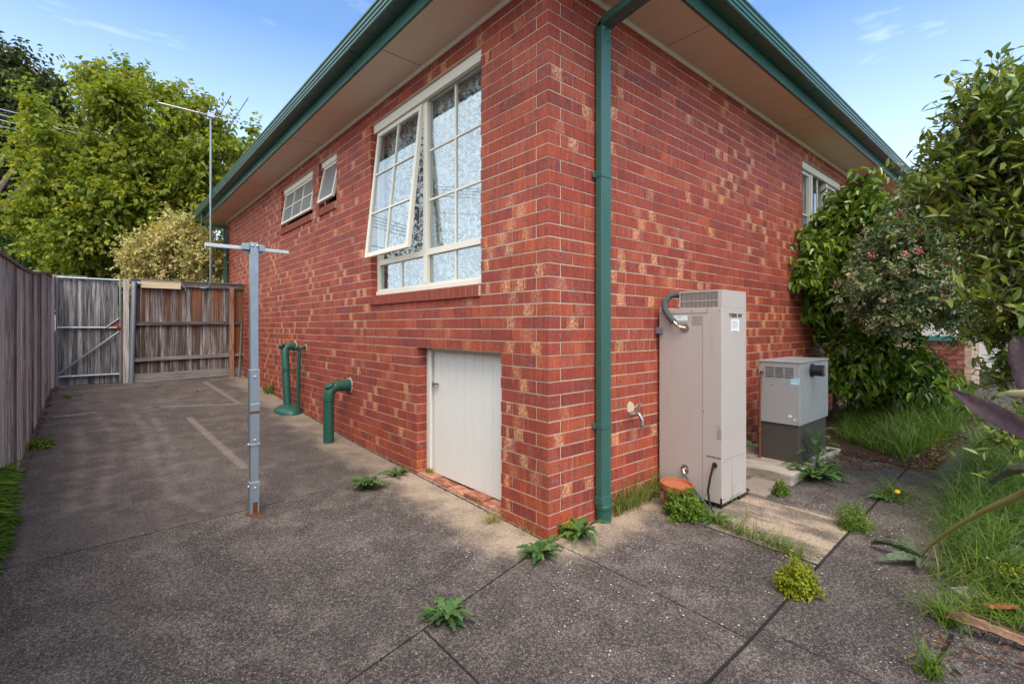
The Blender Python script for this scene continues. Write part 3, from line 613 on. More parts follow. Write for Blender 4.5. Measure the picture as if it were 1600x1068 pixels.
m=MB(); m.tube([(-2.655,FY-.03,.60),(-1.90,FY-.03,1.28)],.015,8); m.tube([(-2.06,FY-.03,1.355),(-1.90,FY-.03,1.50)],.012,8); each(m,'brace',M['galv'],gt,True)
m=MB(); m.prism([(-2.04,1.36),(-1.90,1.36),(-1.90,1.49)],.012,Matrix.Translation((0,FY-.005,0))@Matrix.Rotation(R(90),4,'X')); m.build('corner_plate',M['redbrick'],gt)
m=MB(); m.tube([(-2.0,FY-.04,1.33),(-1.87,FY-.04,1.33)],.008,6); m.box(-1.93,-1.87,FY-.035,FY-.028,1.31,1.36); each(m,'bolt',M['rust'],gt)
m=MB(); m.box(-1.845,-1.765,FY-.01,FY+.07,.35,2.14); m.box(-1.85,-1.60,FY+.03,FY+.08,2.145,2.17); tag(m.build('timber_post',M['post'],None,bevel=.006),'pale peeling timber post between the gate and the tall fence panel','post')
m=MB(); m.tube([(-1.745,FY-.06,.38),(-1.70,FY-.03,2.13)],.036,16); o=m.build('steel_post',M['galv'],None,True); tag(o,'round galvanised steel post leaning slightly beside the pale timber post','post')
bf=thing('timber_fence',(-.9,FY,.4),'grey and rust brown timber fence panel between the gate and the brick house','fence')
m=MB(); palings(m,'x',-1.70,-.03,FY+.045,.55,2.14,.105,lambda x:0); m.build('palings',M['backfence'],bf)
for z0_,z1_,tilt in ((2.08,2.17,.0),(1.385,1.445,.02),(.755,.815,.04),(.40,.545,.03)):
    m=MB(); V=[]
    for x,dz in ((-1.72,0),(-.03,tilt)):
        for y,z in ((FY-.01,z0_),(FY+.028,z0_),(FY+.028,z1_),(FY-.01,z1_)): V.append((x,y,z+dz))
    m.add(V,[(3,2,1,0),(4,5,6,7)]+[(k,(k+1)%4,4+(k+1)%4,4+k) for k in range(4)]); m.build('rail' if z0_>.5 else 'plinth_board',M['rail'],bf,bevel=.003)
m=MB(); m.box(-1.74,-.02,FY-.03,FY+.08,2.172,2.19); m.build('capping',M['rail'],bf,bevel=.003)
m=MB(); m.box(-.27,-.195,FY-.06,FY-.011,.36,2.10); m.build('post',M['redpost'],bf,bevel=.005)
m=MB(); m.box(-1.61,-1.04,FY-.05,FY-.032,2.035,2.15); m.box(-1.62,-1.03,FY-.055,FY-.03,2.15,2.162); each(m,'name_board',M['creamboard'],bf,bevel=.002)
m=MB(); m.tube([(-1.66,FY-.05,2.12),(-1.61,FY-.06,2.10)],.018,8); m.tube([(-1.03,FY-.06,2.13),(-.99,FY-.05,2.07)],.018,8); m.tube([(-.99,FY-.05,2.10),(-.96,FY-.05,2.01)],.008,6); each(m,'latch',M['galv'],bf)
m=MB(); m.tube([(-.075,8.20,1.44),(-.13,8.14,.41)],[.014,.02],4); tag(m.build('timber_stake',M['rail'],None),'thin grey timber stake leaning in the corner of fence and wall','stake')
m=MB(); zz=gz(-2.5,5.9); m.box(-.21,.21,-.03,.03,0,.022,Matrix.Translation((-2.40,5.95,zz+.002))@Matrix.Rotation(R(8),4,'Z')); tag(m.build('timber_offcut',M['rail'],None,bevel=.002),'short grey timber offcut lying on the driveway near the left fence','offcut')

# ---------------- clothes line post
cx,cy=-1.35,1.62; cz=gz(cx,cy)
cp=thing('clothes_post',(cx,cy,cz),'galvanised steel clothes line post with a short cross arm on the driveway','post')
m=MB(); m.box(cx-.027,cx+.027,cy-.022,cy+.022,cz,1.955); m.build('pole',M['galv'],cp,bevel=.004)
m=MB(); m.box(cx-.031,cx+.031,cy-.026,cy-.0225,.52,1.05); m.box(cx-.0335,cx-.0275,cy-.026,cy+.024,.52,1.05); m.box(cx-.033,cx-.0275,cy-.024,cy+.024,cz,.24); m.box(cx-.0275,cx+.029,cy-.026,cy-.0225,cz,.24); each(m,'sleeve',M['galv'],cp,bevel=.001)
m=MB(); m.box(cx-.0345,cx+.0315,cy-.0285,cy+.023,.515,.527); m.box(cx-.0345,cx+.0315,cy-.0285,cy+.023,.24,.252); m.box(cx-.0315,cx+.0315,cy-.0285,cy-.0262,.80,.812); m.box(cx-.0345,cx+.0315,cy-.0285,cy+.024,1.045,1.052); each(m,'band',M['alu'],cp)
m=MB(); m.box(cx-.0312,cx+.0312,cy-.0288,cy-.0263,.74,.755); m.box(cx-.012,cx+.018,cy-.0286,cy-.0262,cz+.01,cz+.09); m.lathe((cx,cy,cz),[(.055,0),(.05,.008),(.04,.012)],12); each(m,'rust_patch',M['rust'],cp)
m=MB(); m.box(cx-.295,cx+.245,cy+.026,cy+.046,1.902,1.927); m.build('cross_arm',M['alu'],cp,bevel=.003)
m=MB(); m.box(cx-.075,cx-.03,cy-.018,cy+.02,1.90,1.945); m.box(cx+.03,cx+.07,cy-.018,cy+.02,1.895,1.94); m.box(cx-.06,cx+.06,cy+.022,cy+.0255,1.88,1.95); each(m,'bracket',M['galv'],cp,bevel=.003)
m=MB()
for z_,x_ in ((1.0,0),(.55,.0),(.21,.002),(1.93,-.014),(1.93,.016)): m.lathe((cx+x_,cy-.026,z_),[(.009,0),(.008,.006),(.004,.009)],10,'y')
for z_ in (.52,.22): m.lathe((cx-.034,cy,z_),[(.004,-.009),(.008,-.006),(.009,0)],10,'x'); m.lathe((cx+.032,cy,z_),[(.009,0),(.008,.006),(.004,.009)],10,'x')
each(m,'bolt',M['alu'],cp,True)

# ---------------- television aerial
ae=thing('aerial',(-.61,8.06,2.1),'tall galvanised aerial mast with boom and rods fixed to the back fence','aerial')
m=MB(); m.tube([(-.73,8.27,2.08),(-.66,8.2,2.07),(-.615,8.1,2.10),(-.61,8.06,2.18),(-.61,8.06,3.72),(-.61,8.06,5.24)],[.016]*4+[.018,.015],10); m.lathe((-.61,8.06,3.68),[(.022,0),(.022,.1)],10); m.build('mast',M['galv'],ae,True)
m=MB(); m.tube([(-1.39,8.06,5.215),(-.75,8.06,5.215)],.014,8); m.tube([(-.75,8.06,5.215),(-.25,8.06,5.215)],.008,8); m.box(-.66,-.56,8.02,8.075,5.18,5.26); each(m,'boom',M['alu'],ae,True)
for x_,l in ((-.485,1.08),(-.25,1.20),(-.78,.12)):
    m=MB(); m.tube([(x_,8.06-l,5.225),(x_,8.06+l,5.225)],.007,6); m.lathe((x_,8.06,5.20),[(.012,0),(.018,.02),(.008,.06)],8); each(m,'rod',M['inkgrey'],ae,True)

# ---------------- drain pipes
m=MB(); pv=thing('drain_pipe',(-.24,3.2,gz(-.24,3.2)),'short green drain pipe with elbow and cap entering the wall below the windows','pipe','green drain pipes along the wall')
gx=gz(-.24,3.2); P=[(-.24,3.2,gx-.02),(-.24,3.2,.575)]+[(-.24+.115*(1-math.cos(t)),3.2,.575+.115*math.sin(t)) for t in np.linspace(.2,PI/2,7)]+[(-.05,3.2,.69),(.01,3.2,.69)]
m.tube(P,.057,24); m.build('pipe',M['pipegreen'],pv,True)
m=MB(); m.lathe((-.24,3.2,.53),[(.057,0),(.063,.004),(.063,.022),(.058,.026),(.062,.03),(.062,.046),(.057,.05)],24); m.lathe((-.002,3.2,.69),[(.057,-.10),(.064,-.096),(.064,-.055),(.070,-.05),(.070,-.003)],24,'x'); m.lathe((-.098,3.2,.69),[(.057,-.01),(.061,-.006),(.061,.006),(.057,.01)],24,'x'); each(m,'collar',M['pipegreen'],pv,True)
m=MB(); m.lathe((-.205,3.2,.655),[(.050,-.02),(.050,.035),(.060,.038),(.062,.062),(.054,.070),(.02,.072)],22,M=Matrix.Rotation(R(-30),4,'Y')); each(m,'cap',M['pipegreen'],pv,True)
tp=thing('drain_pipe',(-.15,5.05,.16),'thick green drain pipe leaning from the round mound to the wall','pipe','green drain pipes along the wall')
m=MB(); m.tube([(-.15,5.02,.16),(-.15,5.15,.98),(-.145,5.17,1.03),(-.11,5.18,1.068),(-.06,5.18,1.072),(.01,5.18,1.072)],.052,20); m.build('pipe',M['pipegreen'],tp,True)
m=MB(); m.lathe((-.15,5.11,.72),[(.052,0),(.058,.004),(.058,.05),(.052,.054)],20); m.lathe((-.04,5.18,1.072),[(.052,0),(.06,.004),(.06,.035)],20,'x'); m.lathe((-.165,5.165,1.05),[(.03,0),(.044,.03),(.046,.06),(.03,.066)],18,M=Matrix.Rotation(R(-35),4,'Y')); m.box(-.10,.0,5.12,5.135,.735,.75); each(m,'collar',M['pipegreen'],tp,True)
sp_=thing('drain_pipe',(-.08,4.76,.15),'thin green pipe rising from the mound beside the thick one','pipe','green drain pipes along the wall')
m=MB(); m.tube([(-.085,4.78,.15),(-.085,4.73,.98),(-.08,4.725,1.05),(-.05,4.72,1.077),(.01,4.72,1.077)],.024,14); m.build('pipe',M['pipegreen'],sp_,True)
m=MB(); m.lathe((-.09,4.725,1.04),[(.024,0),(.032,.015),(.032,.05),(.02,.055)],14,M=Matrix.Rotation(R(-35),4,'Y')); m.lathe((-.03,4.72,1.077),[(.024,0),(.031,.003),(.031,.028)],14,'x'); m.box(-.08,.0,4.73,4.742,.70,.712); each(m,'collar',M['pipegreen'],sp_,True)
m=MB(); g_=gz(-.13,4.95); m.lathe((-.16,4.98,g_-.02),[(.29,0),(.285,.03),(.25,.065),(.18,.095),(.1,.11),(.01,.115)],32,sx=.62,sy=1.02); tag(m.build('drain_mound',M['pipegreen'],None,True),'low round green painted concrete mound at the feet of two pipes','mound')
# plaster patches where pipes enter
for (y,z,r) in ((3.2,.69,.085),(5.18,1.072,.075),(4.72,1.077,.045)):
    m=MB(); pr=[(r*(1+random.uniform(-.2,.3))*math.cos(t),r*(1+random.uniform(-.2,.3))*math.sin(t)) for t in np.linspace(0,2*PI,14)[:-1]]; m.prism(pr,.004,Matrix.Translation((-.004,y,z))@Matrix.Rotation(R(90),4,'Y')); m.build('mortar_patch',M['mortar'],house)
# ---------------- wall tap
tp=thing('garden_tap',(.88,-.02,.70),'old brass garden tap on the brick wall right of the downpipe','tap')
m=MB(); pr=[(.045*(1+random.uniform(-.3,.5))*math.cos(t),.05*(1+random.uniform(-.3,.5))*math.sin(t)) for t in np.linspace(0,2*PI,12)[:-1]]; m.prism(pr,.004,Matrix.Translation((.89,0,.735))@Matrix.Rotation(R(90),4,'X')); m.build('mortar_patch',M['mortar'],house)
m=MB(); m.tube([(.89,0,.70),(.89,-.05,.70),(.89,-.08,.695),(.895,-.10,.66),(.896,-.102,.625)],[.013,.014,.016,.013,.012],12); m.tube([(.87,-.045,.70),(.80,-.055,.705)],[.012,.011],10); m.lathe((.80,-.055,.705),[(.014,-.01),(.016,0),(.013,.012)],10,'x'); m.lathe((.896,-.102,.60),[(.017,0),(.017,.028),(.013,.03)],12); m.tube([(.89,-.065,.70),(.89,-.075,.765)],[.011,.009],10); m.build('body',M['chrome'],tp,True)
m=MB(); m.tube([(.862,-.077,.770),(.918,-.077,.770)],.007,8); m.lathe((.862,-.077,.77),[(.0,-.010),(.010,0),(.0,.010)],8); m.lathe((.918,-.077,.77),[(.0,-.010),(.010,0),(.0,.010)],8); m.build('handle',M['chrome'],tp,True)

# ---------------- hot water heater
hw=thing('water_heater',(1.46,-.28,.02),'tall beige gas hot water heater standing against the brick wall','water heater')
X0,X1,Y0,Y1=1.252,1.662,-.54,-.022
m=MB(); m.box(X0,X1,Y0,Y1,.055,1.497); body=m.build('cabinet',M['heater'],hw,bevel=.005)
m=MB(); m.box(X0-.0022,X0,-.395,-.392,.07,1.44); m.box(X0+.05,X1-.06,Y0-.0022,Y0,.375+.0,.378); m.box(X0-.003,X0,-.43,Y1-.002,1.46,1.463); m.box(X0-.003,X0,-.433,-.43,1.46,1.497); m.build('seam',M['inkgrey'],body)
# flue box on top with slots
m=MB(); zt0,zt1=1.498,1.625; ys0,ys1=Y0+.002,-.20
m.box(X0+.002,X0+.010,Y0+.002,Y0+.03,zt0,zt1); m.box(X0+.002,X0+.010,ys1-.008,ys1,zt0,zt1); m.box(X0+.002,X0+.010,Y0+.03,ys1-.008,zt1-.008,zt1); m.box(X0+.002,X0+.010,Y0+.03,ys1-.008,zt0,zt0+.005); m.box(X0+.003,X0+.009,Y0+.03,ys1-.008,zt0+.050,zt0+.056)
k=0; y=Y0+.034
while y<ys1-.012: m.box(X0+.004,X0+.008,y,y+.0035,zt0+.005,zt1-.008); y+=.0105
m.box(X0+.010,X1-.002,Y0+.002,Y0+.006,zt0,zt1); m.box(X0+.002,X1-.002,Y0+.002,ys1,zt1,zt1+.004); m.box(X1-.006,X1-.002,Y0+.006,ys1,zt0,zt1); m.box(X0+.010,X1-.006,ys1-.006,ys1-.002,zt0,zt1)
m.build('flue_cowl',M['heater'],hw)
m=MB(); m.box(X0+.06,X0+.2,-.40,-.28,1.50,1.60); m.build('flue',M['rust'],hw)
m=MB(); m.box(X0-.0025,X0-.0005,Y0-.002,Y0+.012,.06,.10); m.lathe((X1-.12,Y0+.03,.035),[(.03,0),(.03,.2)],14,'x'); m.box(X0+.03,X1-.02,Y0+.02,Y1,.01,.052); m.build('base_tray',M['black'],hw)
m=MB(); m.box(1.37,1.56,Y0-.004,Y0-.0005,.062,.085); m.build('access_strip',M['alu'],hw)
m=MB(); m.tube([(1.30,-.205,1.60),(1.285,-.16,1.612),(1.265,-.11,1.60),(1.235,-.085,1.555),(1.222,-.09,1.50),(1.215,-.13,1.44),(1.213,-.175,1.395)],.024,14); m.build('lagged_hose',M['lag'],hw,True)
m=MB(); m.tube([(1.213,-.172,1.398),(1.215,-.20,1.37),(1.218,-.225,1.352),(1.252,-.245,1.345)],[.012,.010,.012,.014],10); m.lathe((1.25,-.25,1.345),[(.034,-.004),(.034,.002)],20,'x'); m.lathe((1.216,-.206,1.365),[(.016,-.008),(.016,.008)],8,'x')
m.lathe((1.25,-.25,.255),[(.034,-.004),(.034,.002)],20,'x'); m.tube([(1.25,-.25,.255),(1.22,-.25,.25),(1.212,-.265,.225)],[.013,.014,.010],10); each(m,'fitting',M['chrome'],hw,True)
m=MB(); m.tube([(1.212,-.265,.225),(1.205,-.33,.15),(1.20,-.42,.07),(1.19,-.47,.03),(1.16,-.50,.012)],.008,8); m.build('drain_hose',M['lag'],hw,True)
m=MB(); m.tube([(1.25,-.485,.335),(1.225,-.487,.33),(1.205,-.475,.25),(1.20,-.46,.15),(1.195,-.475,.06),(1.17,-.52,.01)],.008,8); m.lathe((1.25,-.487,.335),[(.016,-.012),(.020,0)],14,'x'); m.build('power_cable',M['black'],hw,True)
m=MB(); m.box(1.215,1.2515,-.03,-.012,1.30,1.352); m.box(1.214,1.2505,-.06,-.03,1.302,1.350); m.build('wall_strap',M['galv'],hw)
RX=Matrix.Rotation(R(90),4,'X'); RL=Matrix.Rotation(R(-90),4,'Z')@RX
text('THERM  NN\'',.040,(1.365,Y0-.001,1.428),RX,M['ink'],body,bold=.0012,width=.215)
m=MB(); m.box(1.40,1.53,Y0-.0012,Y0-.0002,1.315,1.412); lb=m.build('label',M['sticker'],body)
m=MB()
for i in range(7): 
    if i!=1: m.box(1.415,1.515-random.random()*.03,Y0-.0018,Y0-.0013,1.323+i*.012,1.327+i*.012)
m.box(1.403,1.527,Y0-.0018,Y0-.0013,1.317,1.320); m.build('print',M['inkgrey'],lb)
m=MB(); m.box(X0-.0012,X0-.0002,-.27,-.145,1.405,1.442); m.build('label',M['sticker'],body)
m=MB()
for bx in ((-.385,-.30,1.37,1.445),(-.285,-.275,1.405,1.44),(-.27,-.15,1.37,1.398),(-.10,-.13,1.34,1.43)):
    a_,b_=min(bx[:2]),max(bx[:2])
    for i in range(int((bx[3]-bx[2])/.009)): m.box(X0-.0018,X0-.0003,a_,b_-random.random()*.02,bx[2]+i*.009,bx[2]+i*.009+.0025)
m.box(X0-.0018,X0-.0012,-.215,-.19,1.428,1.434)
m.box(X0-.0018,X0-.0003,Y0+.012,Y0+.05,.62,.622)
for i in range(9): m.box(X0-.0018,X0-.0003,Y0+.002,Y0+.038,.53+i*.009,.5325+i*.009)
m.build('print',M['inkgrey'],body)
text('NATURAL GAS',.016,(X0-.0012,-.425,.385),RL,M['ink'],body,bold=.0003)
m=MB()
for (y_,z_) in ((-.52,1.475),(-.30,1.475),(-.06,1.475),(-.40,.72),(-.04,.9),(-.04,.3),(-.42,.10)): m.lathe((X0-.0015,y_,z_),[(.0045,0),(.0045,.002)],8,'x')
for (x_,z_) in ((1.28,1.485),(1.46,1.485),(1.63,1.485),(1.28,.36),(1.60,.36),(1.28,.09)): m.lathe((x_,Y0-.0005,z_),[(.0045,0),(.0045,.002)],8,'y')
each(m,'screw',M['chrome'],body)
# ---------------- second unit on its slab
m=MB(); m.box(2.13,3.45,-.71,-.04,.02,.135); tag(m.build('concrete_slab',wood('slab_boards',[(.16,.12,.10),(.30,.25,.21),(.42,.36,.31)],rot=(14,3,14)),None,bevel=.012),'weathered flat slab under the grey outdoor unit','slab')
un=thing('gas_heater_unit',(2.9,-.47,.135),'grey metal outdoor gas heater unit on a dark base near the shrubs','heater unit')
m=MB(); m.box(2.52,3.26,-.63,-.305,.136,.474); m.build('base',M['darkbase'],un,bevel=.004)
m=MB(); m.box(2.505,3.272,-.645,-.293,.476,1.03); cb=m.build('cabinet',M['unit'],un,bevel=.004)
m=MB(); m.box(2.498,3.279,-.652,-.287,1.031,1.046); m.build('lid',M['unit'],un,bevel=.004)
m=MB(); 
for gi in range(3):
    for i in range(5): y_=-.36-gi*.082; m.box(2.4985,2.5045,y_-.068,y_,.905+i*.020,.915+i*.020)
m.build('vent',M['alu'],cb)
m=MB()
for gi in range(3):
    for i in range(5): y_=-.36-gi*.082; m.box(2.5035,2.5048,y_-.068,y_,.897+i*.020,.9045+i*.020)
m.build('vent_slot',M['ink'],cb)
m=MB(); m.lathe((2.80,-.645,.955),[(.062,0),(.062,.012),(.050,.02),(.048,.06),(.052,.062),(.050,.10),(.0,.10)],20,'y'); m.build('flue_terminal',M['black'],un,True)
m=MB(); m.box(2.78,2.85,-.72,-.71,.945,.96); m.box(2.80,2.82,-.751,-.7455,.93,.985); m.build('flue_grille',M['inkgrey'],un)
m=MB(); m.box(2.5035,2.5048,-.640,-.568,.835,.90); sb=m.build('sticker',M['blue'],cb)
m=MB()
for i in range(3): m.box(2.5025,2.5034,-.586-i*.018,-.575-i*.018,.842,.86)
m.box(2.5025,2.5034,-.638,-.572,.872,.876); m.build('print',M['sticker'],sb)
m=MB(); m.box(2.5035,2.5048,-.58,-.55,.545,.565); m.lathe((2.503,-.60,.525),[(.008,-.004),(.008,.002)],10,'x'); m.build('badge',M['sticker'],cb)
m=MB()
for (y_,z_) in ((-.63,1.015),(-.31,1.015),(-.63,.495),(-.31,.495),(-.41,.82)): m.lathe((2.5035,y_,z_),[(.005,0),(.005,.002)],8,'x')
for (x_,z_) in ((2.53,1.015),(2.89,1.015),(3.25,1.015),(2.53,.495),(3.25,.495)): m.lathe((x_,-.6455,z_),[(.005,0),(.005,.002)],8,'y')
each(m,'screw',M['chrome'],cb)
m=MB(); m.lathe((2.503,-.322,.925),[(.018,-.004),(.018,.0)],14,'x'); m.build('grommet',M['ink'],cb)
m=MB(); m.tube([(2.53,-.325,.925),(2.49,-.325,.92),(2.478,-.322,.87),(2.475,-.315,.60),(2.475,-.315,.40)],.010,10); m.build('copper_pipe',M['copper'],un,True)
m=MB(); m.tube([(2.475,-.315,.42),(2.475,-.315,.14)],.013,10); m.lathe((2.475,-.315,.36),[(.02,0),(.026,.02),(.02,.05)],10); m.box(2.455,2.50,-.335,-.325,.375,.40); each(m,'gas_valve',M['copper'],un,True)
m=MB(); m.box(1.70,2.12,-.66,-.4,.03,.052); tag(m.build('paver',M['stonep'],None,bevel=.004),'thin worn paver lying in front of the raised slab','paver')
# ---------------- terracotta pot with plant in front
pt=thing('flower_pot',(1.03,-.305,.015),'terracotta pot standing between the heater and the wall','pot')
m=MB(); pr=[(.075,.0),(.10,.12),(.106,.138),(.117,.140),(.120,.180),(.108,.181),(.104,.160),(.0,.158)]; m.lathe((1.07,-.275,.012),pr,30,M=Matrix.Rotation(R(4),4,'X')); m.build('pot',M['terra'],pt,True)
# ---------------- vegetation
MAPLE = [(-2.38, 15.18, 8.24, 0.24), (-2.18, 15.9, 8.33, 0.4), (-1.89, 13.43, 7.12, 0.48), (-1.49, 15.45, 8.5, 0.33), (-1.48, 14.16, 7.52, 0.41), (-2.06, 14.19, 6.84, 0.43), (-1.55, 15.73, 7.41, 0.48), (-0.97, 12.78, 7.34, 0.19), (-0.68, 14.16, 7.59, 0.39), (-0.44, 13.99, 7.52, 0.36), (-0.67, 12.49, 6.44, 0.45), (-0.81, 15.07, 7.08, 0.33), (-0.07, 12.51, 7.03, 0.2), (-0.0, 12.83, 6.73, 0.37), (0.39, 13.86, 6.71, 0.4), (0.25, 11.58, 5.76, 0.29), (0.86, 13.21, 6.18, 0.29), (1.07, 12.24, 6.49, 0.17), (0.84, 11.45, 5.84, 0.2), (-3.66, 17.61, 8.08, 0.15), (-3.42, 15.06, 6.87, 0.26), (-3.37, 16.21, 6.79, 0.38), (-3.85, 17.21, 6.7, 0.25), (-2.97, 14.4, 5.93, 0.35), (-2.74, 16.64, 6.08, 0.7), (-2.0, 14.44, 5.76, 0.64), (-1.36, 13.74, 5.81, 0.6), (-0.57, 14.83, 6.19, 0.7), (-0.25, 12.08, 5.35, 0.56), (0.46, 13.33, 5.4, 0.54), (-3.38, 16.38, 5.87, 0.46), (-3.1, 14.69, 4.93, 0.49), (-2.46, 16.55, 5.09, 0.89), (-1.69, 13.76, 4.67, 0.91), (-0.89, 13.77, 4.64, 0.95), (-0.04, 14.12, 4.84, 0.82), (0.17, 11.64, 4.24, 0.4), (-3.22, 16.89, 4.39, 0.7), (-3.59, 16.1, 4.29, 0.31), (-2.44, 14.42, 3.68, 0.74), (-1.48, 15.7, 3.7, 0.93), (-0.78, 12.67, 3.39, 0.65), (-2.85, 15.94, 3.4, 0.67), (-1.91, 15.37, 2.8, 0.9)]
DARK = [(-4.75, 25.18, 11.5, 0.86), (-4.56, 26.09, 10.88, 1.27), (-3.65, 22.64, 9.91, 0.76), (-3.22, 25.11, 10.94, 0.32), (-3.19, 23.55, 9.93, 0.45), (-4.58, 24.17, 8.46, 1.47), (-5.62, 27.46, 7.02, 2.15), (-4.43, 23.49, 4.72, 1.79), (-2.92, 24.13, 9.91, 0.31), (-6.28, 27.11, 9.41, 2.07), (-3.44, 22.6, 4.0, 1.43), (-6.63, 28.32, 4.33, 2.41), (-2.73, 22.63, 8.73, 0.73), (-2.93, 23.26, 5.87, 1.5)]
GOLD = [(-1.2, 11.37, 2.93, 0.61), (-0.63, 11.14, 2.92, 0.74), (-0.25, 10.15, 2.85, 0.51), (-1.5, 11.94, 2.82, 0.39), (-0.9, 11.04, 3.36, 0.4), (-0.57, 10.61, 3.25, 0.37), (-0.86, 11.46, 3.9, 0.13), (-0.69, 10.58, 3.66, 0.14), (-0.2, 10.64, 2.39, 0.59), (-1.08, 11.42, 2.32, 0.66)]
HEDGE = [(-2.18, 17.65, 3.07, 0.9), (-2.95, 18.77, 3.01, 0.82), (-3.5, 18.13, 2.92, 0.87), (-4.27, 19.99, 3.01, 1.03), (-5.03, 20.01, 2.96, 1.19), (-1.44, 16.65, 2.94, 0.78), (-4.83, 20.59, 3.85, 1.03)]
CAMEL = [(4.96, -0.47, 3.12, 0.13), (5.09, -0.35, 2.94, 0.2), (4.81, -0.67, 2.83, 0.15), (4.97, -0.21, 2.68, 0.2), (4.96, -0.52, 2.55, 0.32), (4.42, -0.17, 2.34, 0.2), (5.14, -0.31, 2.23, 0.37), (4.26, -0.15, 1.98, 0.18), (4.84, -0.25, 1.75, 0.32), (4.65, -0.07, 1.64, 0.18), (4.74, -0.57, 1.82, 0.35), (5.08, -0.25, 1.28, 0.25), (4.86, -0.55, 0.97, 0.31), (4.79, -0.39, 0.73, 0.17), (5.45, -0.61, 0.62, 0.3), (5.18, -0.98, 0.79, 0.32), (5.58, -0.79, 0.42, 0.21), (5.69, -1.08, 0.56, 0.21), (5.06, -0.79, 1.13, 0.31), (4.97, -0.14, 1.44, 0.18)]
CAMEL_FAR = [(6.3, -0.44, 0.53, 0.33), (6.87, -0.7, 0.66, 0.4), (6.2, -0.68, 0.34, 0.23), (7.12, -0.88, 0.42, 0.25)]
FLOWER = [(4.43, -1.06, 2.6, 0.25), (4.76, -1.09, 2.96, 0.1), (4.25, -1.3, 2.7, 0.22), (5.01, -1.25, 3.11, 0.07), (4.79, -1.45, 2.59, 0.34), (4.87, -1.66, 2.63, 0.4), (5.36, -1.49, 2.31, 0.44), (4.2, -1.22, 2.41, 0.3), (4.39, -0.89, 1.92, 0.35), (4.27, -0.77, 1.64, 0.25), (4.09, -1.13, 1.82, 0.36), (4.53, -0.77, 2.2, 0.25), (4.15, -1.02, 2.23, 0.27), (4.46, -1.18, 2.11, 0.38), (5.14, -1.35, 2.16, 0.4), (3.69, -0.82, 1.81, 0.17), (4.53, -0.89, 1.79, 0.36), (4.56, -1.16, 1.57, 0.31), (4.55, -1.45, 1.62, 0.33), (5.49, -1.59, 1.87, 0.37), (4.75, -1.64, 2.22, 0.33), (4.81, -1.34, 2.51, 0.24), (4.23, -0.66, 1.54, 0.14), (3.97, -1.05, 1.42, 0.2), (5.21, -1.4, 1.32, 0.19), (5.04, -1.72, 2.52, 0.34), (5.2, -1.9, 1.97, 0.41)]
RIGHT = [(2.48, -1.89, 2.94, 0.15), (2.63, -1.79, 2.9, 0.14), (2.03, -1.83, 2.6, 0.15), (2.48, -1.63, 2.33, 0.19), (2.22, -1.72, 2.39, 0.18), (2.02, -1.67, 2.05, 0.16), (2.67, -1.74, 2.63, 0.21), (2.21, -1.95, 2.71, 0.11), (2.73, -1.99, 2.96, 0.12), (2.88, -2.11, 2.98, 0.18), (2.02, -1.78, 2.56, 0.06), (2.64, -1.71, 2.58, 0.12), (2.3, -1.9, 2.41, 0.19), (2.6, -2.06, 2.39, 0.26), (2.44, -1.58, 2.53, 0.04), (1.85, -1.67, 2.25, 0.06), (2.48, -1.68, 2.23, 0.14), (2.46, -1.85, 2.11, 0.2), (2.38, -2.04, 1.98, 0.25), (2.85, -1.88, 1.78, 0.18), (2.39, -2.06, 1.6, 0.25), (2.62, -1.97, 1.4, 0.18), (2.69, -1.88, 1.24, 0.12), (2.08, -1.87, 1.5, 0.11), (2.85, -1.93, 0.98, 0.12), (2.82, -2.29, 2.34, 0.39), (2.78, -2.28, 1.61, 0.38), (3.09, -2.11, 1.03, 0.28), (2.79, -1.76, 0.73, 0.07), (2.62, -1.88, 0.5, 0.06), (2.14, -1.99, 0.64, 0.09)]
FARTREE = [(19.87, 1.16, 2.05, 0.91), (21.18, 0.47, 2.3, 0.92), (20.89, -0.38, 2.14, 0.99), (23.19, -1.2, 2.3, 1.39), (19.08, 1.73, 1.82, 0.68)]
# street-side trees behind the back fence
def tree(name,label,cat,base,blobs,mat,r0,mid,seed,nl,group=None,tw=(3,7),twl=.55,Ln=.14,Wd=.085,spread=.30,shell=.35,**k):
    t=thing(name,base,label,cat,group)
    o,tws,C=foliage('crown',mat,t,blobs=blobs,ncl=nl,ntw=tw[0],nlf=tw[1],twl=twl,Ln=Ln,W=Wd,spread=spread,shell=shell,seed=seed,**k)
    m=MB(); limbs(m,base,C,r0,34,seed,mid); m.build('trunk',M['bark'],t,True)
    m=MB(); twigs(m,tws,.006*Ln/.1,4); m.build('twigs',M['bark'],t); return t
tree('maple_tree','big bright green leafy tree behind the gate and fence','tree',(-1.6,15.2,.55),MAPLE,LM['maple'],.17,(-1.5,15.1,2.6),21,2500,tw=(3,8),twl=.5,Ln=.125,Wd=.09,spread=.20,shell=.45,droop=.35)
tree('street_tree','tall dark green tree at the far left beyond the fence','tree',(-5.6,19.5,.6),DARK,LM['dark'],.22,(-5.4,19.5,3.5),22,2000,tw=(3,8),twl=.7,Ln=.19,Wd=.12,spread=.35,shell=.35,droop=.4)
tree('variegated_shrub','pale gold and green variegated shrub above the back fence','shrub',(-.9,11.2,.55),GOLD,LM['gold'],.05,(-.9,11.2,1.3),23,620,tw=(4,9),twl=.32,Ln=.075,Wd=.045,spread=.13,shell=.4,up=.9)
tree('hedge','dark green hedge below the trees behind the left end of the fence','hedge',(-4.5,15.5,.6),HEDGE,LM['hedge'],.05,(-4.5,15.5,1.4),24,700,tw=(3,7),twl=.4,Ln=.13,Wd=.08,spread=.3)
tree('distant_tree','dim green trees far beyond the low brick wall at right','tree',(16.5,-1.0,.6),FARTREE,LM['hedge'],.1,(16.5,-1.0,1.8),25,380,tw=(3,7),twl=.5,Ln=.2,Wd=.12,spread=.4)
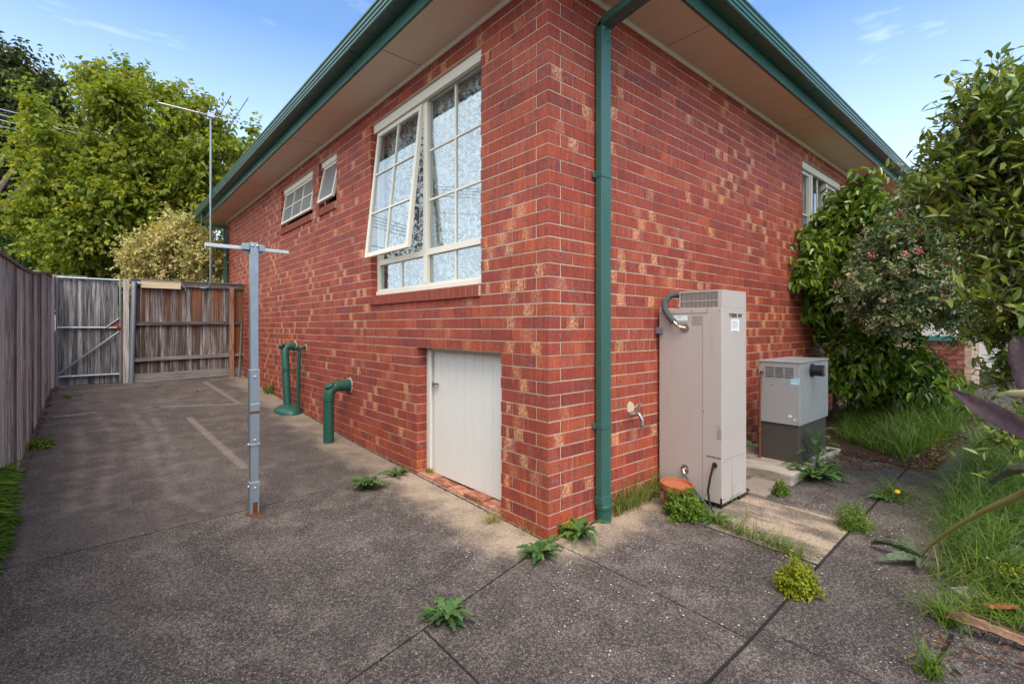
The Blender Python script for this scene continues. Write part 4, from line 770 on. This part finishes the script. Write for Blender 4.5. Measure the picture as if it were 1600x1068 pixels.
# shrubs by the right-hand wall
t=thing('camellia_bush',(4.95,-.30,gz(4.9,-.3)),'glossy dark green bush climbing in front of the right-hand window','bush')
o,tws,C=foliage('foliage',LM['camel'],t,blobs=CAMEL,ncl=640,ntw=3,nlf=6,twl=.22,Ln=.105,W=.050,spread=.10,shell=.5,droop=.55,seed=31)
m=MB(); limbs(m,(4.98,-.24,.16),C,.032,24,31,(4.95,-.3,1.0)); m.tube([(5.3,-.33,.15),(5.25,-.3,.8),(5.2,-.35,1.6)],[.03,.026,.015],8); m.build('trunk',M['bark'],t,True)
m=MB(); twigs(m,tws,.003,2); m.build('twigs',M['bark'],t)
t=thing('flowering_bush',(6.0,-.75,gz(6,-.75)),'dense small-leaved bush with scattered pink flowers arching over the path','bush')
o,tws,C=foliage('foliage',LM['flower'],t,blobs=FLOWER,ncl=1500,ntw=3,nlf=9,twl=.17,Ln=.046,W=.026,spread=.10,shell=.45,droop=.1,seed=32)
m=MB(); limbs(m,(6.1,-.62,.2),C,.04,30,32,(5.5,-.9,1.3)); m.build('trunk',M['bark'],t,True)
m=MB(); twigs(m,tws,.003,2); m.build('twigs',M['bark'],t)
camv=np.array([-2.21,-2.187,1.352])
def tips(tw,n,seed,zmin=-9,zmax=99):
    """outermost twig tips on the path side of the bush"""
    g=np.random.default_rng(seed); T=tw[1]; T=T[(T[:,2]>zmin)&(T[:,2]<zmax)]; q=T-np.array([-2.2,-2.6,1.4]); r=np.linalg.norm(q,axis=1); u=q/r[:,None]
    key=np.round(u*24).astype(int); best={}
    for i in range(len(T)):
        k=tuple(key[i]); 
        if k not in best or r[i]<r[best[k]]: best[k]=i
    idx=np.array(list(best.values())); g.shuffle(idx); return T[idx[:n]]
def clumps(P,per,rad,Ln,W,seed):
    g=np.random.default_rng(seed); n=len(P)*per; Q=np.repeat(P,per,0)+g.normal(size=(n,3))*rad; D=unit(g.normal(size=(n,3))+np.array([0,0,.4])); N=unit(g.normal(size=(n,3))+np.array([0,0,1]))
    return leaves(Q,D,N,np.full(n,Ln),np.full(n,W),.1,.2)
Q,rn=clumps(np.concatenate([tips(tws,230,5,0,2.2),tips(tws,70,8,2.2,9)]),12,.020,.020,.014,5); link('seed_heads',arrmesh('seed_heads',Q,4,rn),LM['bud'],t)
PK=tips(tws,17,6,1.7,9)
Q,rn=clumps(PK,11,.013,.028,.019,7); fo=link('flowers',arrmesh('flowers',Q,4,rn),LM['pink'],t); fo['kind']='stuff'
t=thing('broadleaf_bush',(3.3,-2.6,gz(3.3,-2.6)),'tall leafy bush with broad leaves filling the right edge of the view','bush')
o,tws,C=foliage('foliage',LM['right'],t,blobs=RIGHT,ncl=900,ntw=3,nlf=6,twl=.24,Ln=.078,W=.030,spread=.11,shell=.35,droop=-.05,up=.8,seed=33)
m=MB(); limbs(m,(3.3,-2.6,.1),C,.045,40,33,(3.0,-2.5,1.1)); m.build('trunk',M['bark'],t,True)
m=MB(); twigs(m,tws,.003,1); m.build('twigs',M['bark'],t)
# shrub stake
m=MB(); m.tube([(6.1,-.60,.2),(6.1,-.60,1.45)],.022,8); tag(m.build('garden_stake',M['post'],None,True),'slim grey stake standing under the flowering bush','stake')

# ---------------- grass in the beds
def rpoly(n,poly,seed):
    g=np.random.default_rng(seed); P=np.array(poly); lo=P.min(0); hi=P.max(0); out=[]
    while len(out)<n:
        q=lo+(hi-lo)*g.random((n,2)); x,y=q[:,0],q[:,1]; ins=np.zeros(n,bool); j=len(P)-1
        for i in range(len(P)):
            c=((P[i,1]>y)!=(P[j,1]>y))&(x<(P[j,0]-P[i,0])*(y-P[i,1])/(P[j,1]-P[i,1]+1e-12)+P[i,0]); ins^=c; j=i
        out+=list(q[ins])
    q=np.array(out[:n]); return np.column_stack([q,gza(q[:,0],q[:,1])])
def grass(name,poly,n,h,w,lean,seed,label,mat=None,dry=0):
    P=rpoly(n,poly,seed); g=np.random.default_rng(seed+1); cl=.55+.45*np.sin(P[:,0]*5.1+P[:,1]*3)*np.sin(P[:,1]*6.7-P[:,0]*2)
    H=h*(.45+.8*g.random(n))*(.75+.35*cl); Q,rn=blades(P,H,np.full(n,w),lean,seed+2); rn=np.clip(rn*.75+.25*(g.random(len(rn))<.12),0,1)
    o=link(name,arrmesh(name,Q,4,rn),mat or LM['grass']); o['kind']='stuff'; o['label']=label; o['category']='grass'; return o
grass('grass',[(3.45,-1.22),(4.2,-.9),(6.5,-.9),(6.5,-1.38),(4.6,-1.38)],2200,.42,.008,.9,47,'taller coarse grass along the edge of the patch by the right-hand wall')
grass('grass',[(3.45,-1.20),(3.9,-.55),(5.6,-.25),(8.8,-.4),(8.8,-1.2),(6.0,-1.38),(4.6,-1.33)],15000,.24,.0065,.9,41,'bright green grass patch under the bushes by the right-hand wall')
grass('grass',[(1.02,-2.02),(1.6,-1.86),(2.6,-1.80),(4.7,-1.72),(8.5,-1.85),(8.5,-3.0),(1.0,-3.0)],24000,.20,.006,1.1,43,'tangled green grass in the bed along the right edge')
grass('grass',[(1.5,-1.72),(2.6,-1.62),(4.6,-1.60),(5.5,-1.7),(4.5,-1.95),(1.2,-2.0)],3600,.36,.005,1.3,45,'long thin grass leaning over the path from the right bed')
# ---------------- little plants: builders
def jag_leaf(V,F,A,base,az,Ln,W,rise,seed,teeth=5,n=15):
    g=random.Random(seed); d=Vector((math.cos(az),math.sin(az),0)); s=Vector((-d.y,d.x,0)); b=len(V); rn=g.random(); roll=g.uniform(-.25,.25); n=24 if teeth else 12
    th0=math.atan(rise)*g.uniform(.8,1.15); bend=g.uniform(.9,1.7)*th0+.15; q=Vector(base)+Vector((0,0,.003)); curl=g.uniform(-.5,.5)
    for i in range(n+1):
        t=i/n; th=th0-bend*t**1.3
        if i: 
            q=q+(d*math.cos(th)+Vector((0,0,math.sin(th)))+s*curl*t*.35)*(Ln/n)
            if q.z<base[2]+.003: q.z=base[2]+.003
        env=math.sin(PI*min(1,(t*.9+.08))**1.1)**.75; saw=(t*teeth)%1.0; j=1.0 if teeth==0 else (.26+.9*(saw if saw<.75 else (1-saw)*3)); w=W*.5*env*j*(.3+1.0*t if t<.6 else .95)+.0015
        z=Vector((0,0,w*(.22+roll))); z2=Vector((0,0,w*(.22-roll))); k=-Ln*.02 if teeth else 0
        V+=[q+s*w+z-d*k,Vector(q),q-s*w+z2-d*k]
    for i in range(n):
        o=b+i*3; F+=[(o,o+1,o+4,o+3),(o+1,o+2,o+5,o+4)]; A+=[rn,rn]
def weed(name,loc,label,n,Ln,W,rise=.55,teeth=5,mat=None,seed=1,stem=0,group=None,cat='weed'):
    g=random.Random(seed); V=[];F=[];A=[]
    for i in range(int(n*1.5)):
        inner=i/(n*1.5); az=i*2.4+g.uniform(-.5,.5); L_=Ln*g.uniform(.7,1.15)*(1.05-.55*inner); jag_leaf(V,F,A,Vector((g.uniform(-.02,.02)+stem*.25*inner,g.uniform(-.02,.02),stem*inner)),az,L_,W*g.uniform(.7,1.15),rise*g.uniform(.35,.9)*(1+2.6*inner),seed*50+i,teeth)
    m=MB(); m.add(V,F); m.fa=A
    if stem: m.tube([(0,0,0),(stem*.12,0,stem*.5),(stem*.25,0,stem)],[.009,.007,.004],6)
    m.v=[(v[0]+loc[0],v[1]+loc[1],v[2]+loc[2]) for v in m.v]
    o=m.build(name,mat or LM['weed'],None,True); return tag(o,label,cat,group)
def at_(x,y): return (x,y,gz(x,y))
def clump(name,loc,label,r,h,n,Ln,W,mat,seed,cat='weed',stems=12):
    """mounded low plant: many round leaflets on fine stems"""
    g=np.random.default_rng(seed); d=unit(g.normal(size=(n,3))*np.array([1,1,.9])); d[:,2]=np.abs(d[:,2]); rr=(.45+.55*g.random(n)**.5)
    lump=1+.34*np.sin(d[:,0]*5+seed)*np.cos(d[:,1]*6+seed*2)+.16*np.sin(d[:,2]*9+d[:,0]*11)+.10*g.normal(size=n)*(g.random(n)<.25); P=d*(rr*lump)[:,None]*np.array([r,r,h])+np.array(loc)+np.array([0,0,.006]); D=unit(d*.5+g.normal(size=(n,3))); N=unit(d+g.normal(size=(n,3))*.35)
    sz=.65+.7*g.random(n); Q,rn=leaves(P,D,N,Ln*sz,W*sz,.05,.15,np.clip(.75*g.random(n)+.25*(rr>.85),0,1))
    t=thing(name,loc,label,cat); link('leaves',arrmesh('leaves',Q,4,rn),mat,t)
    m=MB()
    for i in range(stems): m.tube([loc,tuple((P[i]+np.array(loc))/2+np.array([0,0,.01])),tuple(P[i])],[.0022,.0018,.001],4,False)
    m.build('stems',mat,t); return t
def tuft(name,loc,label,n,h,w,lean,seed,mat=None,r=.03,line=None,group=None):
    g=np.random.default_rng(seed)
    if line is None: P=np.array(loc)+np.column_stack([g.normal(size=(n,2))*r,np.zeros(n)])
    else:
        a,b=np.array(line[0]),np.array(line[1]); k=g.random(n)[:,None]; q=a+(b-a)*k+g.normal(size=(n,2))*r; P=np.column_stack([q,gza(q[:,0],q[:,1])])
    if 'wall' in label and line is not None: P[:,1]=np.minimum(P[:,1],-.01)
    H=h*(.4+.8*g.random(n)); Q,rn=blades(P,H,np.full(n,w),lean,seed+3); 
    me=arrmesh(name,Q,4,rn); o=link(name,me,mat or LM['grass']); return tag(o,label,'grass tuft',group)
weed('dandelion_weed',at_(-.20,-.11),'jagged-leaved weed in the joint just left of the house corner',26,.16,.052,1.4,6,seed=51)
weed('dandelion_weed',at_(-.95,-.26),'broad leafy weed growing where three paving joints meet',30,.15,.055,1.4,5,seed=52)
weed('weed',at_(-.075,-.06),'small pointed-leaf weed touching the foot of the brick corner',12,.13,.034,1.8,0,seed=53)
weed('thistle',at_(.19,-.10),'large blue-green leafed weed between the brick corner and the downpipe',22,.23,.068,1.9,4,seed=54)
weed('weed',at_(-.50,1.60),'jagged green weed at the end of the long joint below the big window',26,.21,.065,1.9,6,seed=55)
weed('weed',at_(-.17,1.74),'small green weed beside the brick edge left of the access door',18,.14,.042,1.3,5,seed=56)
weed('thistle',(2.44,-.80,gz(2.44,-.8)),'big broad-leaved thistle in front of the outdoor unit',26,.30,.095,1.1,4,seed=57)
weed('thistle',(2.60,-.74,gz(2.6,-.74)),'tall thistle leaning against the dark base of the outdoor unit',16,.26,.10,1.0,5,seed=58,stem=.34)
weed('thistle',(2.28,-.12,gz(2.28,-.12)+.10),'leafy weed in the gap between the two heaters',18,.26,.10,1.0,5,seed=59,stem=.38)
dw=thing('dandelion',at_(2.33,-1.30),'dandelion with one yellow flower where the path joins the grass','dandelion')
V=[];F=[];A=[]
for i in range(16): jag_leaf(V,F,A,Vector(at_(2.33,-1.30)),i*2.4,random.uniform(.10,.17),.034,random.uniform(.3,.9),700+i,5)
m=MB(); m.add(V,F); m.fa=A; m.build('leaves',LM['weed'],dw,True)
z_=gz(2.33,-1.34); m=MB(); m.tube([(2.33,-1.31,z_),(2.31,-1.35,z_+.06),(2.28,-1.37,z_+.09)],.0025,6); m.build('stem',LM['weed'],dw); m=MB(); m.lathe((2.28,-1.37,z_+.09),[(.004,0),(.018,.004),(.014,.010),(.0,.012)],14,M=Matrix.Rotation(R(-35),4,'Y')); m.build('flower',painted('dandelion_yellow',(.75,.45,.01),.6,.2),dw,True)
clump('yellow_weed',at_(.55,-1.27),'rounded lime yellow weed growing out of the joint in the foreground',.085,.15,2600,.016,.011,LM['clover'],61)
clump('yellow_weed',at_(.15,-.04),'small yellow-green clump against the bricks by the downpipe',.055,.085,900,.013,.009,LM['clover'],62)
clump('weed',at_(.98,-.40),'dense bright green plant spilling in front of the terracotta pot',.135,.165,3800,.018,.013,LM['clover2'],63)
clump('weed',at_(1.60,-1.26),'feathery green weed at the corner of the pale heater slab',.10,.15,1500,.022,.005,LM['clover2'],64)
clump('weed',at_(1.87,-.72),'small green tuft beside the raised slab',.06,.11,700,.018,.008,LM['clover2'],65)
clump('weed',at_(.085,1.60),'tiny yellow weed at the left end of the door threshold',.03,.05,260,.014,.010,LM['clover'],66)
clump('weed',at_(-.06,1.80),'tiny withered weed in the crack left of the access door',.035,.035,240,.014,.008,LM['clover'],67)
clump('weed',(-2.62,4.55,gz(-2.6,4.5)),'small green weed at the foot of the side fence',.09,.09,500,.03,.015,LM['clover2'],68)
clump('weed',(-2.5,7.2,gz(-2.5,7.2)),'faint green sprig on the driveway near the gate',.05,.05,140,.02,.01,LM['clover2'],69)
clump('weed',(1.35,-2.02,gz(1.35,-2.0)),'lime flowering weed in the bed behind the square paver',.10,.13,700,.013,.009,LM['clover'],70)
tuft('grass_tuft',at_(-.10,.45),'wispy grass at the right end of the door threshold',60,.13,.004,1.3,71,LM['dry'],.03)
tuft('grass_tuft',at_(-.03,.18),'few dry grass blades beside the brick corner on the left wall',26,.16,.003,.9,72,LM['dry'],.035)
tuft('grass_tuft',at_(.95,-.05),'long grass along the right wall between downpipe and heater',300,.30,.004,.75,73,LM['grass'],.022,((.62,-.04),(1.20,-.05)))
tuft('grass_tuft',at_(.9,-.1),'dry yellow grass along the right wall between downpipe and heater',170,.26,.003,1.1,74,LM['dry'],.03,((.60,-.06),(1.20,-.07)))
tuft('grass_tuft',at_(.98,-.8),'strip of grass filling the joint at the edge of the heater slab',330,.15,.004,1.1,75,LM['clover2'],.022,((1.03,-.50),(.93,-1.20)))
tuft('grass_tuft',at_(1.0,-.7),'taller wispy stalks rising from the joint by the heater slab',34,.42,.0026,.45,76,LM['dry'],.05,((1.2,-.62),(.98,-1.05)))
weed('thistle',at_(1.05,-.60),'grey-green weed at the foot of the water heater cables',14,.15,.04,1.0,4,seed=60)
tuft('grass_tuft',at_(2.45,-1.32),'green grass clump behind the yellow dandelion',150,.19,.005,1.1,77,None,.06)
tuft('grass_tuft',at_(.80,-1.83),'drooping grass tuft in the right-hand joint near the dry bark',130,.17,.006,1.3,78,LM['clover2'],.035)
tuft('grass_tuft',at_(.33,-1.83),'short grass tuft at the bottom edge in the dark joint',75,.15,.006,.8,79,LM['clover2'],.02)
tuft('grass_tuft',at_(-.03,6.35),'green strap-leaved tuft against the wall behind the pipes',70,.25,.016,1.0,80,None,.07)
tuft('grass_tuft',at_(1.05,-1.98),'lush grass tuft beside the square paver',260,.16,.006,1.2,81,LM['clover2'],.09)
tuft('grass_tuft',at_(1.35,-1.88),'grass spilling over the path edge by the fallen stalk',260,.20,.006,1.3,82,None,.10)
tuft('grass_tuft',at_(1.72,-1.3),'small brown tuft in the joint left of the feathery weed',60,.07,.004,1.2,83,LM['dry'],.05)
# foreground plant at the left edge
lf=thing('leafy_plant',(-2.62,2.2,gz(-2.6,2.2)),'soft green leafy plant at the left edge below the side fence','plant')
g=np.random.default_rng(90); n=420; P=np.column_stack([-2.70+g.random(n)*.05,1.5+g.random(n)*1.0,gz(-2.6,2)+g.random(n)**.8*.42]); D=unit(np.column_stack([.8+g.random(n)*.5,g.normal(size=n)*.45,g.normal(size=n)*.35+.1])); N=unit(np.array([0,0,1.])+g.normal(size=(n,3))*.3)
Q,rn=leaves(P,D,N,np.full(n,.105),np.full(n,.017),.25,.2); link('leaves',arrmesh('leaves',Q,4,rn),LM['clover2'],lf)
m=MB()
for i in range(0,n,12): m.tube([(P[i][0]-.03,P[i][1],gz(-2.6,2)-.02),tuple(P[i])],.004,5,False)
m.build('stems',LM['weed'],lf)
# ---------------- purple canna leaves, stalk, dead leaf at right
def strap(pts,ws,mat,name,parent=None,roll=0,cup=.25,n=22,m=7,nz=.004,up=(0,0,1)):
    P=[Vector(p) for p in pts]
    def bz(t):
        k=t*(len(P)-1); i=min(int(k),len(P)-2); f=k-i; p0=P[max(i-1,0)];p1=P[i];p2=P[i+1];p3=P[min(i+2,len(P)-1)]
        return .5*((2*p1)+(p2-p0)*f+(2*p0-5*p1+4*p2-p3)*f*f+(3*p1-p0-3*p2+p3)*f**3)
    V=[];F=[]
    for i in range(n+1):
        t=i/n; p=bz(t); d=(bz(min(1,t+.02))-bz(max(0,t-.02))).normalized(); s=d.cross(Vector(up)).normalized(); q=s.cross(d).normalized()
        rot=Matrix.Rotation(roll,3,d); s=rot@s; q=rot@q; w=interp(t,ws)
        for j in range(m+1):
            u=j/m*2-1; V.append(p+s*u*w/2+q*(abs(u)**1.5*w*cup+nz*math.sin(i*1.9+j*2.3)+.012*w/.06*math.sin(t*11+u*2)*abs(u)*.4))
    for i in range(n):
        for j in range(m): o=i*(m+1)+j; F.append((o,o+1,o+m+2,o+m+1))
    mb=MB(); mb.add(V,F,.5); o=mb.build(name,mat,parent,True); sd=o.modifiers.new('s','SOLIDIFY'); sd.thickness=.0012; return o
def mat_canna(name,c1,c2):
    t=NT(name,.6,.25); p=t.obj(); n=t.noise(t.map(p,(6,30,30)),2,5,.6); t.col(t.mix(n,c1,c2)); t.bump(t.noise(t.map(p,(4,60,60)),2,4,.6),.5,.004); return t.m
cn=mat_canna('purple_leaf',(.022,.014,.020),(.085,.050,.055)); cn2=mat_canna('grey_green_leaf',(.05,.075,.045),(.14,.17,.10)); cn3=mat_canna('yellow_stalk',(.20,.19,.05),(.38,.33,.12))
cb_=thing('canna_plant',(.15,-2.45,gz(.15,-2.4)),'plant with large dark purple leaves reaching in from the right edge','plant')
strap([(.52,-1.865,1.095),(.42,-1.95,1.045),(.32,-2.04,.995),(.22,-2.12,.98),(.08,-2.24,.985)],[(0,.004),(.12,.035),(.4,.08),(.8,.095),(1,.09)],cn,'leaf',cb_,roll=.5,cup=.30)
strap([(.545,-2.06,1.315),(.51,-2.09,1.25),(.43,-2.14,1.16),(.33,-2.20,1.09),(.20,-2.28,1.05)],[(0,.02),(.25,.12),(.6,.15),(1,.10)],cn,'leaf',cb_,roll=1.05,cup=.2)
strap([(.43,-2.00,.742),(.37,-2.05,.80),(.30,-2.11,.84),(.2,-2.2,.88)],[(0,.012),(.15,.045),(.6,.07),(1,.06)],cn2,'leaf',cb_,roll=.5,cup=.4)
m=MB(); m.tube([(.378,-2.05,1.103),(.30,-2.09,1.112),(.19,-2.15,1.12),(.08,-2.25,1.12)],[.013,.017,.018,.019],12); m.tube([(.12,-2.3,1.12),(.14,-2.4,.6),(.15,-2.45,-.05)],[.02,.022,.028],10); m.build('stem',mat_canna('stem_cream',(.30,.30,.13),(.50,.42,.28)),cb_,True)
st_=thing('fallen_stalk',(1.41,-1.64,.01),'long bent yellow-green stalk with a limp leaf lying over the right edge of the path','stalk')
m=MB(); m.tube([(1.42,-1.63,.006),(1.30,-1.69,.13),(1.126,-1.772,.275),(.95,-1.87,.42),(.799,-1.952,.535),(.62,-2.03,.64),(.491,-2.082,.715),(.222,-2.18,.84),(.1,-2.3,.88)],[.004,.007,.010,.011,.012,.014,.015,.017,.018],10); m.build('stem',cn3,st_,True)
for i,(pp,ww,rl) in enumerate([([(1.42,-1.64,.012),(1.36,-1.57,.05),(1.36,-1.48,.055),(1.40,-1.40,.02)],.085,.5),([(1.42,-1.64,.012),(1.30,-1.60,.04),(1.22,-1.54,.045),(1.17,-1.47,.012)],.055,-.5),([(1.40,-1.65,.02),(1.30,-1.66,.05),(1.20,-1.66,.03)],.06,.3),([(1.42,-1.64,.012),(1.50,-1.54,.06),(1.56,-1.44,.03)],.05,-.2)]):
    strap(pp,[(0,.01),(.4,ww),(.8,ww*.6),(1,.004)],cn2,'leaf',st_,roll=rl,cup=.25)
# bark sheath, leaf litter, terracotta shard, square paver, flat brick
bk=mat_canna('bark_sheath',(.12,.055,.035),(.33,.19,.13))
bt=thing('bark_sheath',(.75,-1.96,-.03),'curled dry brown bark strip on the paving at the bottom right','bark')
strap([(.80,-1.79,-.01),(.76,-1.86,.02),(.76,-1.95,.018),(.79,-2.05,.0),(.80,-2.16,-.01)],[(0,.012),(.3,.05),(.7,.045),(1,.02)],bk,'strip',bt,roll=.5,cup=.55)
m=MB(); m.tube([(.97,-1.72,-.008),(.86,-1.80,.01),(.86,-1.86,.0)],.003,5); m.tube([(.86,-1.86,.02),(.84,-1.96,.035),(.82,-2.08,.01)],.0045,5); m.tube([(.62,-1.90,-.025),(.58,-1.96,-.01),(.58,-2.06,-.005),(.56,-2.16,.0)],.004,5); m.tube([(.58,-1.96,-.01),(.54,-1.94,-.02)],.003,5); each(m,'twig',LM['litter'],bt)
m=MB(); m.box(-.062,.062,-.045,.045,-.01,.022,Matrix.Translation((1.14,-1.865,gz(1.14,-1.86)+.005))@Matrix.Rotation(R(-32),4,'Z')@Matrix.Rotation(R(5),4,'X')); tag(m.build('paver',M['stonep'],None,bevel=.004),'small square paver at the edge of the grass bottom right','paver')
m=MB(); pr=[(.085,.0),(.07,.03),(.03,.04),(-.03,.038),(-.08,.012),(-.07,-.02),(0,-.035),(.06,-.03)]; m.prism(pr,.016,Matrix.Translation((1.05,-1.985,gz(1.05,-1.98)+.035))@Matrix.Rotation(R(-40),4,'Z')@Matrix.Rotation(R(-18),4,'X')); tag(m.build('terracotta_shard',M['terra'],None,bevel=.004),'curved terracotta shard in the grass at the bottom right','shard')
m=MB(); m.box(3.75,3.98,-1.26,-1.12,.07,.115); tag(m.build('paver',M['stonep'],None,bevel=.008),'half buried paver at the near edge of the grass patch','paver')
def litter(name,poly,n,s,seed,label):
    P=rpoly(n,poly,seed); g=np.random.default_rng(seed); P[:,2]+=.012+g.random(n)*.015; D=unit(np.column_stack([g.normal(size=(n,2)),g.normal(size=n)*.15])); N=unit(np.array([0,0,1.])+g.normal(size=(n,3))*.35); sz=s*(.5+g.random(n))
    Q,rn=leaves(P,D,N,sz,sz*.5,.2,.3); o=link(name,arrmesh(name,Q,4,rn),LM['litter']); o['kind']='stuff'; o['label']=label; o['category']='leaf litter'
litter('leaf_litter',[(3.3,-1.42),(3.2,-1.22),(4.6,-1.28),(7,-1.2),(7,-1.5),(4.8,-1.50)],900,.045,95,'brown dead leaves along the edge of the grass patch')
litter('leaf_litter',[(3.3,-1.2),(2.6,-.9),(3.4,-.1),(4.6,-.05),(4.6,-.6)],900,.03,96,'dead leaves and bits on the soil under the glossy bush')
litter('leaf_litter',[(-.05,.2),(-.012,.2),(-.012,5),(-.05,5)],70,.02,97,'crumbs of dead leaf along the foot of the left wall')
litter('leaf_litter',[(.6,-.02),(1.2,-.02),(1.2,-.09),(.6,-.09)],90,.02,98,'dry crumbs among the grass at the foot of the right wall')
litter('leaf_litter',[(-2.72,1),(-2.66,1),(-2.64,8.2),(-2.72,8.2)],240,.03,99,'dead leaves gathered along the foot of the side fence')
litter('leaf_litter',[(.90,-1.27),(1.0,-1.27),(1.16,-.5),(.96,-.5)],110,.016,100,'brown crumbs in the joint at the edge of the heater slab')
litter('leaf_litter',[(.3,-1.78),(.9,-1.75),(1.3,-1.9),(.9,-2.15),(.5,-2.1)],70,.028,101,'scattered dead leaves around the dry bark')
for i,(x,y) in enumerate([(-1.48,7.6),(-2.35,7.3),(-.95,7.0)]):
    V=[];F=[];A=[]; jag_leaf(V,F,A,Vector((0,0,0)),i*2.1,.07,.045,.5,900+i,0,6); m=MB(); m.add(V,F,.4); o=m.build('dead_leaf',LM['litter'],None,True); o.location=(x,y,gz(x,y)+.006); tag(o,['curled brown leaf near the middle of the driveway end','brown leaf on the driveway near the gate hinge','brown leaf on the driveway near the tall fence panel'][i],'leaf')
# ---------------- far end of the path: low brick wall, pillar, white wall beyond
bw=thing('low_brick_wall',(9.5,-.6,.3),'low brick garden wall with teal capping at the far end of the path','wall')
def facebricks(mb,axis,a0,a1,fix,z0,z1,dep):
    r=0; z=z0
    while z<z1-.02:
        u=a0-(.12 if r%2 else 0)
        while u<a1-.01:
            lo,hi=max(u,a0),min(u+.23,a1)
            if hi-lo>.02:
                if axis=='y': mb.box(fix,fix+dep,lo,hi,z,min(z+.076,z1))
                else: mb.box(lo,hi,fix,fix+dep,z,min(z+.076,z1))
            u+=.24
        z+=.086; r+=1
m=MB(); facebricks(m,'y',-1.0,.0,9.55,.25,1.10,.10); m.build('bricks',wood('garden_brick',[(.14,.05,.04),(.24,.09,.07),(.32,.15,.11)],rot=(9,9,9)),bw)
m=MB(); facebricks(m,'x',9.70,10.6,-1.1,.25,1.10,.10); m.box(9.55,9.70,-1.1,-1.0,.25,1.10); m.box(9.60,9.68,-1.0,0,.2,1.09); m.build('pillar',wood('lit_face_brick',[(.30,.20,.15),(.42,.30,.24),(.50,.38,.31)],rot=(9,9,9)),bw)  # return face coloured paler to stand for the light falling on it
m=MB(); m.box(9.52,9.75,-1.02,0,1.102,1.19); m.build('capping',painted('teal',(.05,.22,.20),.5,.2),bw)
m=MB(); m.box(13.5,13.8,-3,3,.3,1.55); tag(m.build('rendered_wall',painted('render',(.62,.60,.56),.8,.15),None),'pale rendered wall glimpsed beyond the low brick wall','wall')
# ---------------- power lines
for i,(z,dy) in enumerate([(8.80,0),(8.66,.15),(8.44,.0),(8.28,.15),(7.28,0)]):
    A_=Vector((-20,21.6,z+1.6)); B_=Vector((1.5,20.7,z-.75)); P=[A_.lerp(B_,k/14)+Vector((0,dy,-.35*math.sin(PI*k/14)+.12)) for k in range(15)]
    m=MB(); m.tube(P,.022,5); tag(m.build('power_line',M['galv'],None),['highest overhead wire crossing behind the trees at left','second overhead wire from the top at left','third overhead wire from the top at left','fourth overhead wire from the top at left','lowest overhead wire at left, well below the others'][i],'wire','overhead wires at the left')
for i,(x,y,L_,W_) in enumerate([(1.32,-2.08,.20,.085),(1.55,-2.02,.22,.09),(1.85,-2.10,.24,.095),(2.2,-2.05,.22,.09)]):
    weed('dock_weed',(x,y,gz(x,y)+.03),['broad dark leaves nearest the terracotta shard in the right bed','broad-leaved plant beside the fallen stalk in the right bed','broad-leaved plant in the middle of the right bed','farthest of the broad-leaved plants in the right bed'][i],13,L_,W_,1.4,0,LM['hedge'],seed=110+i)
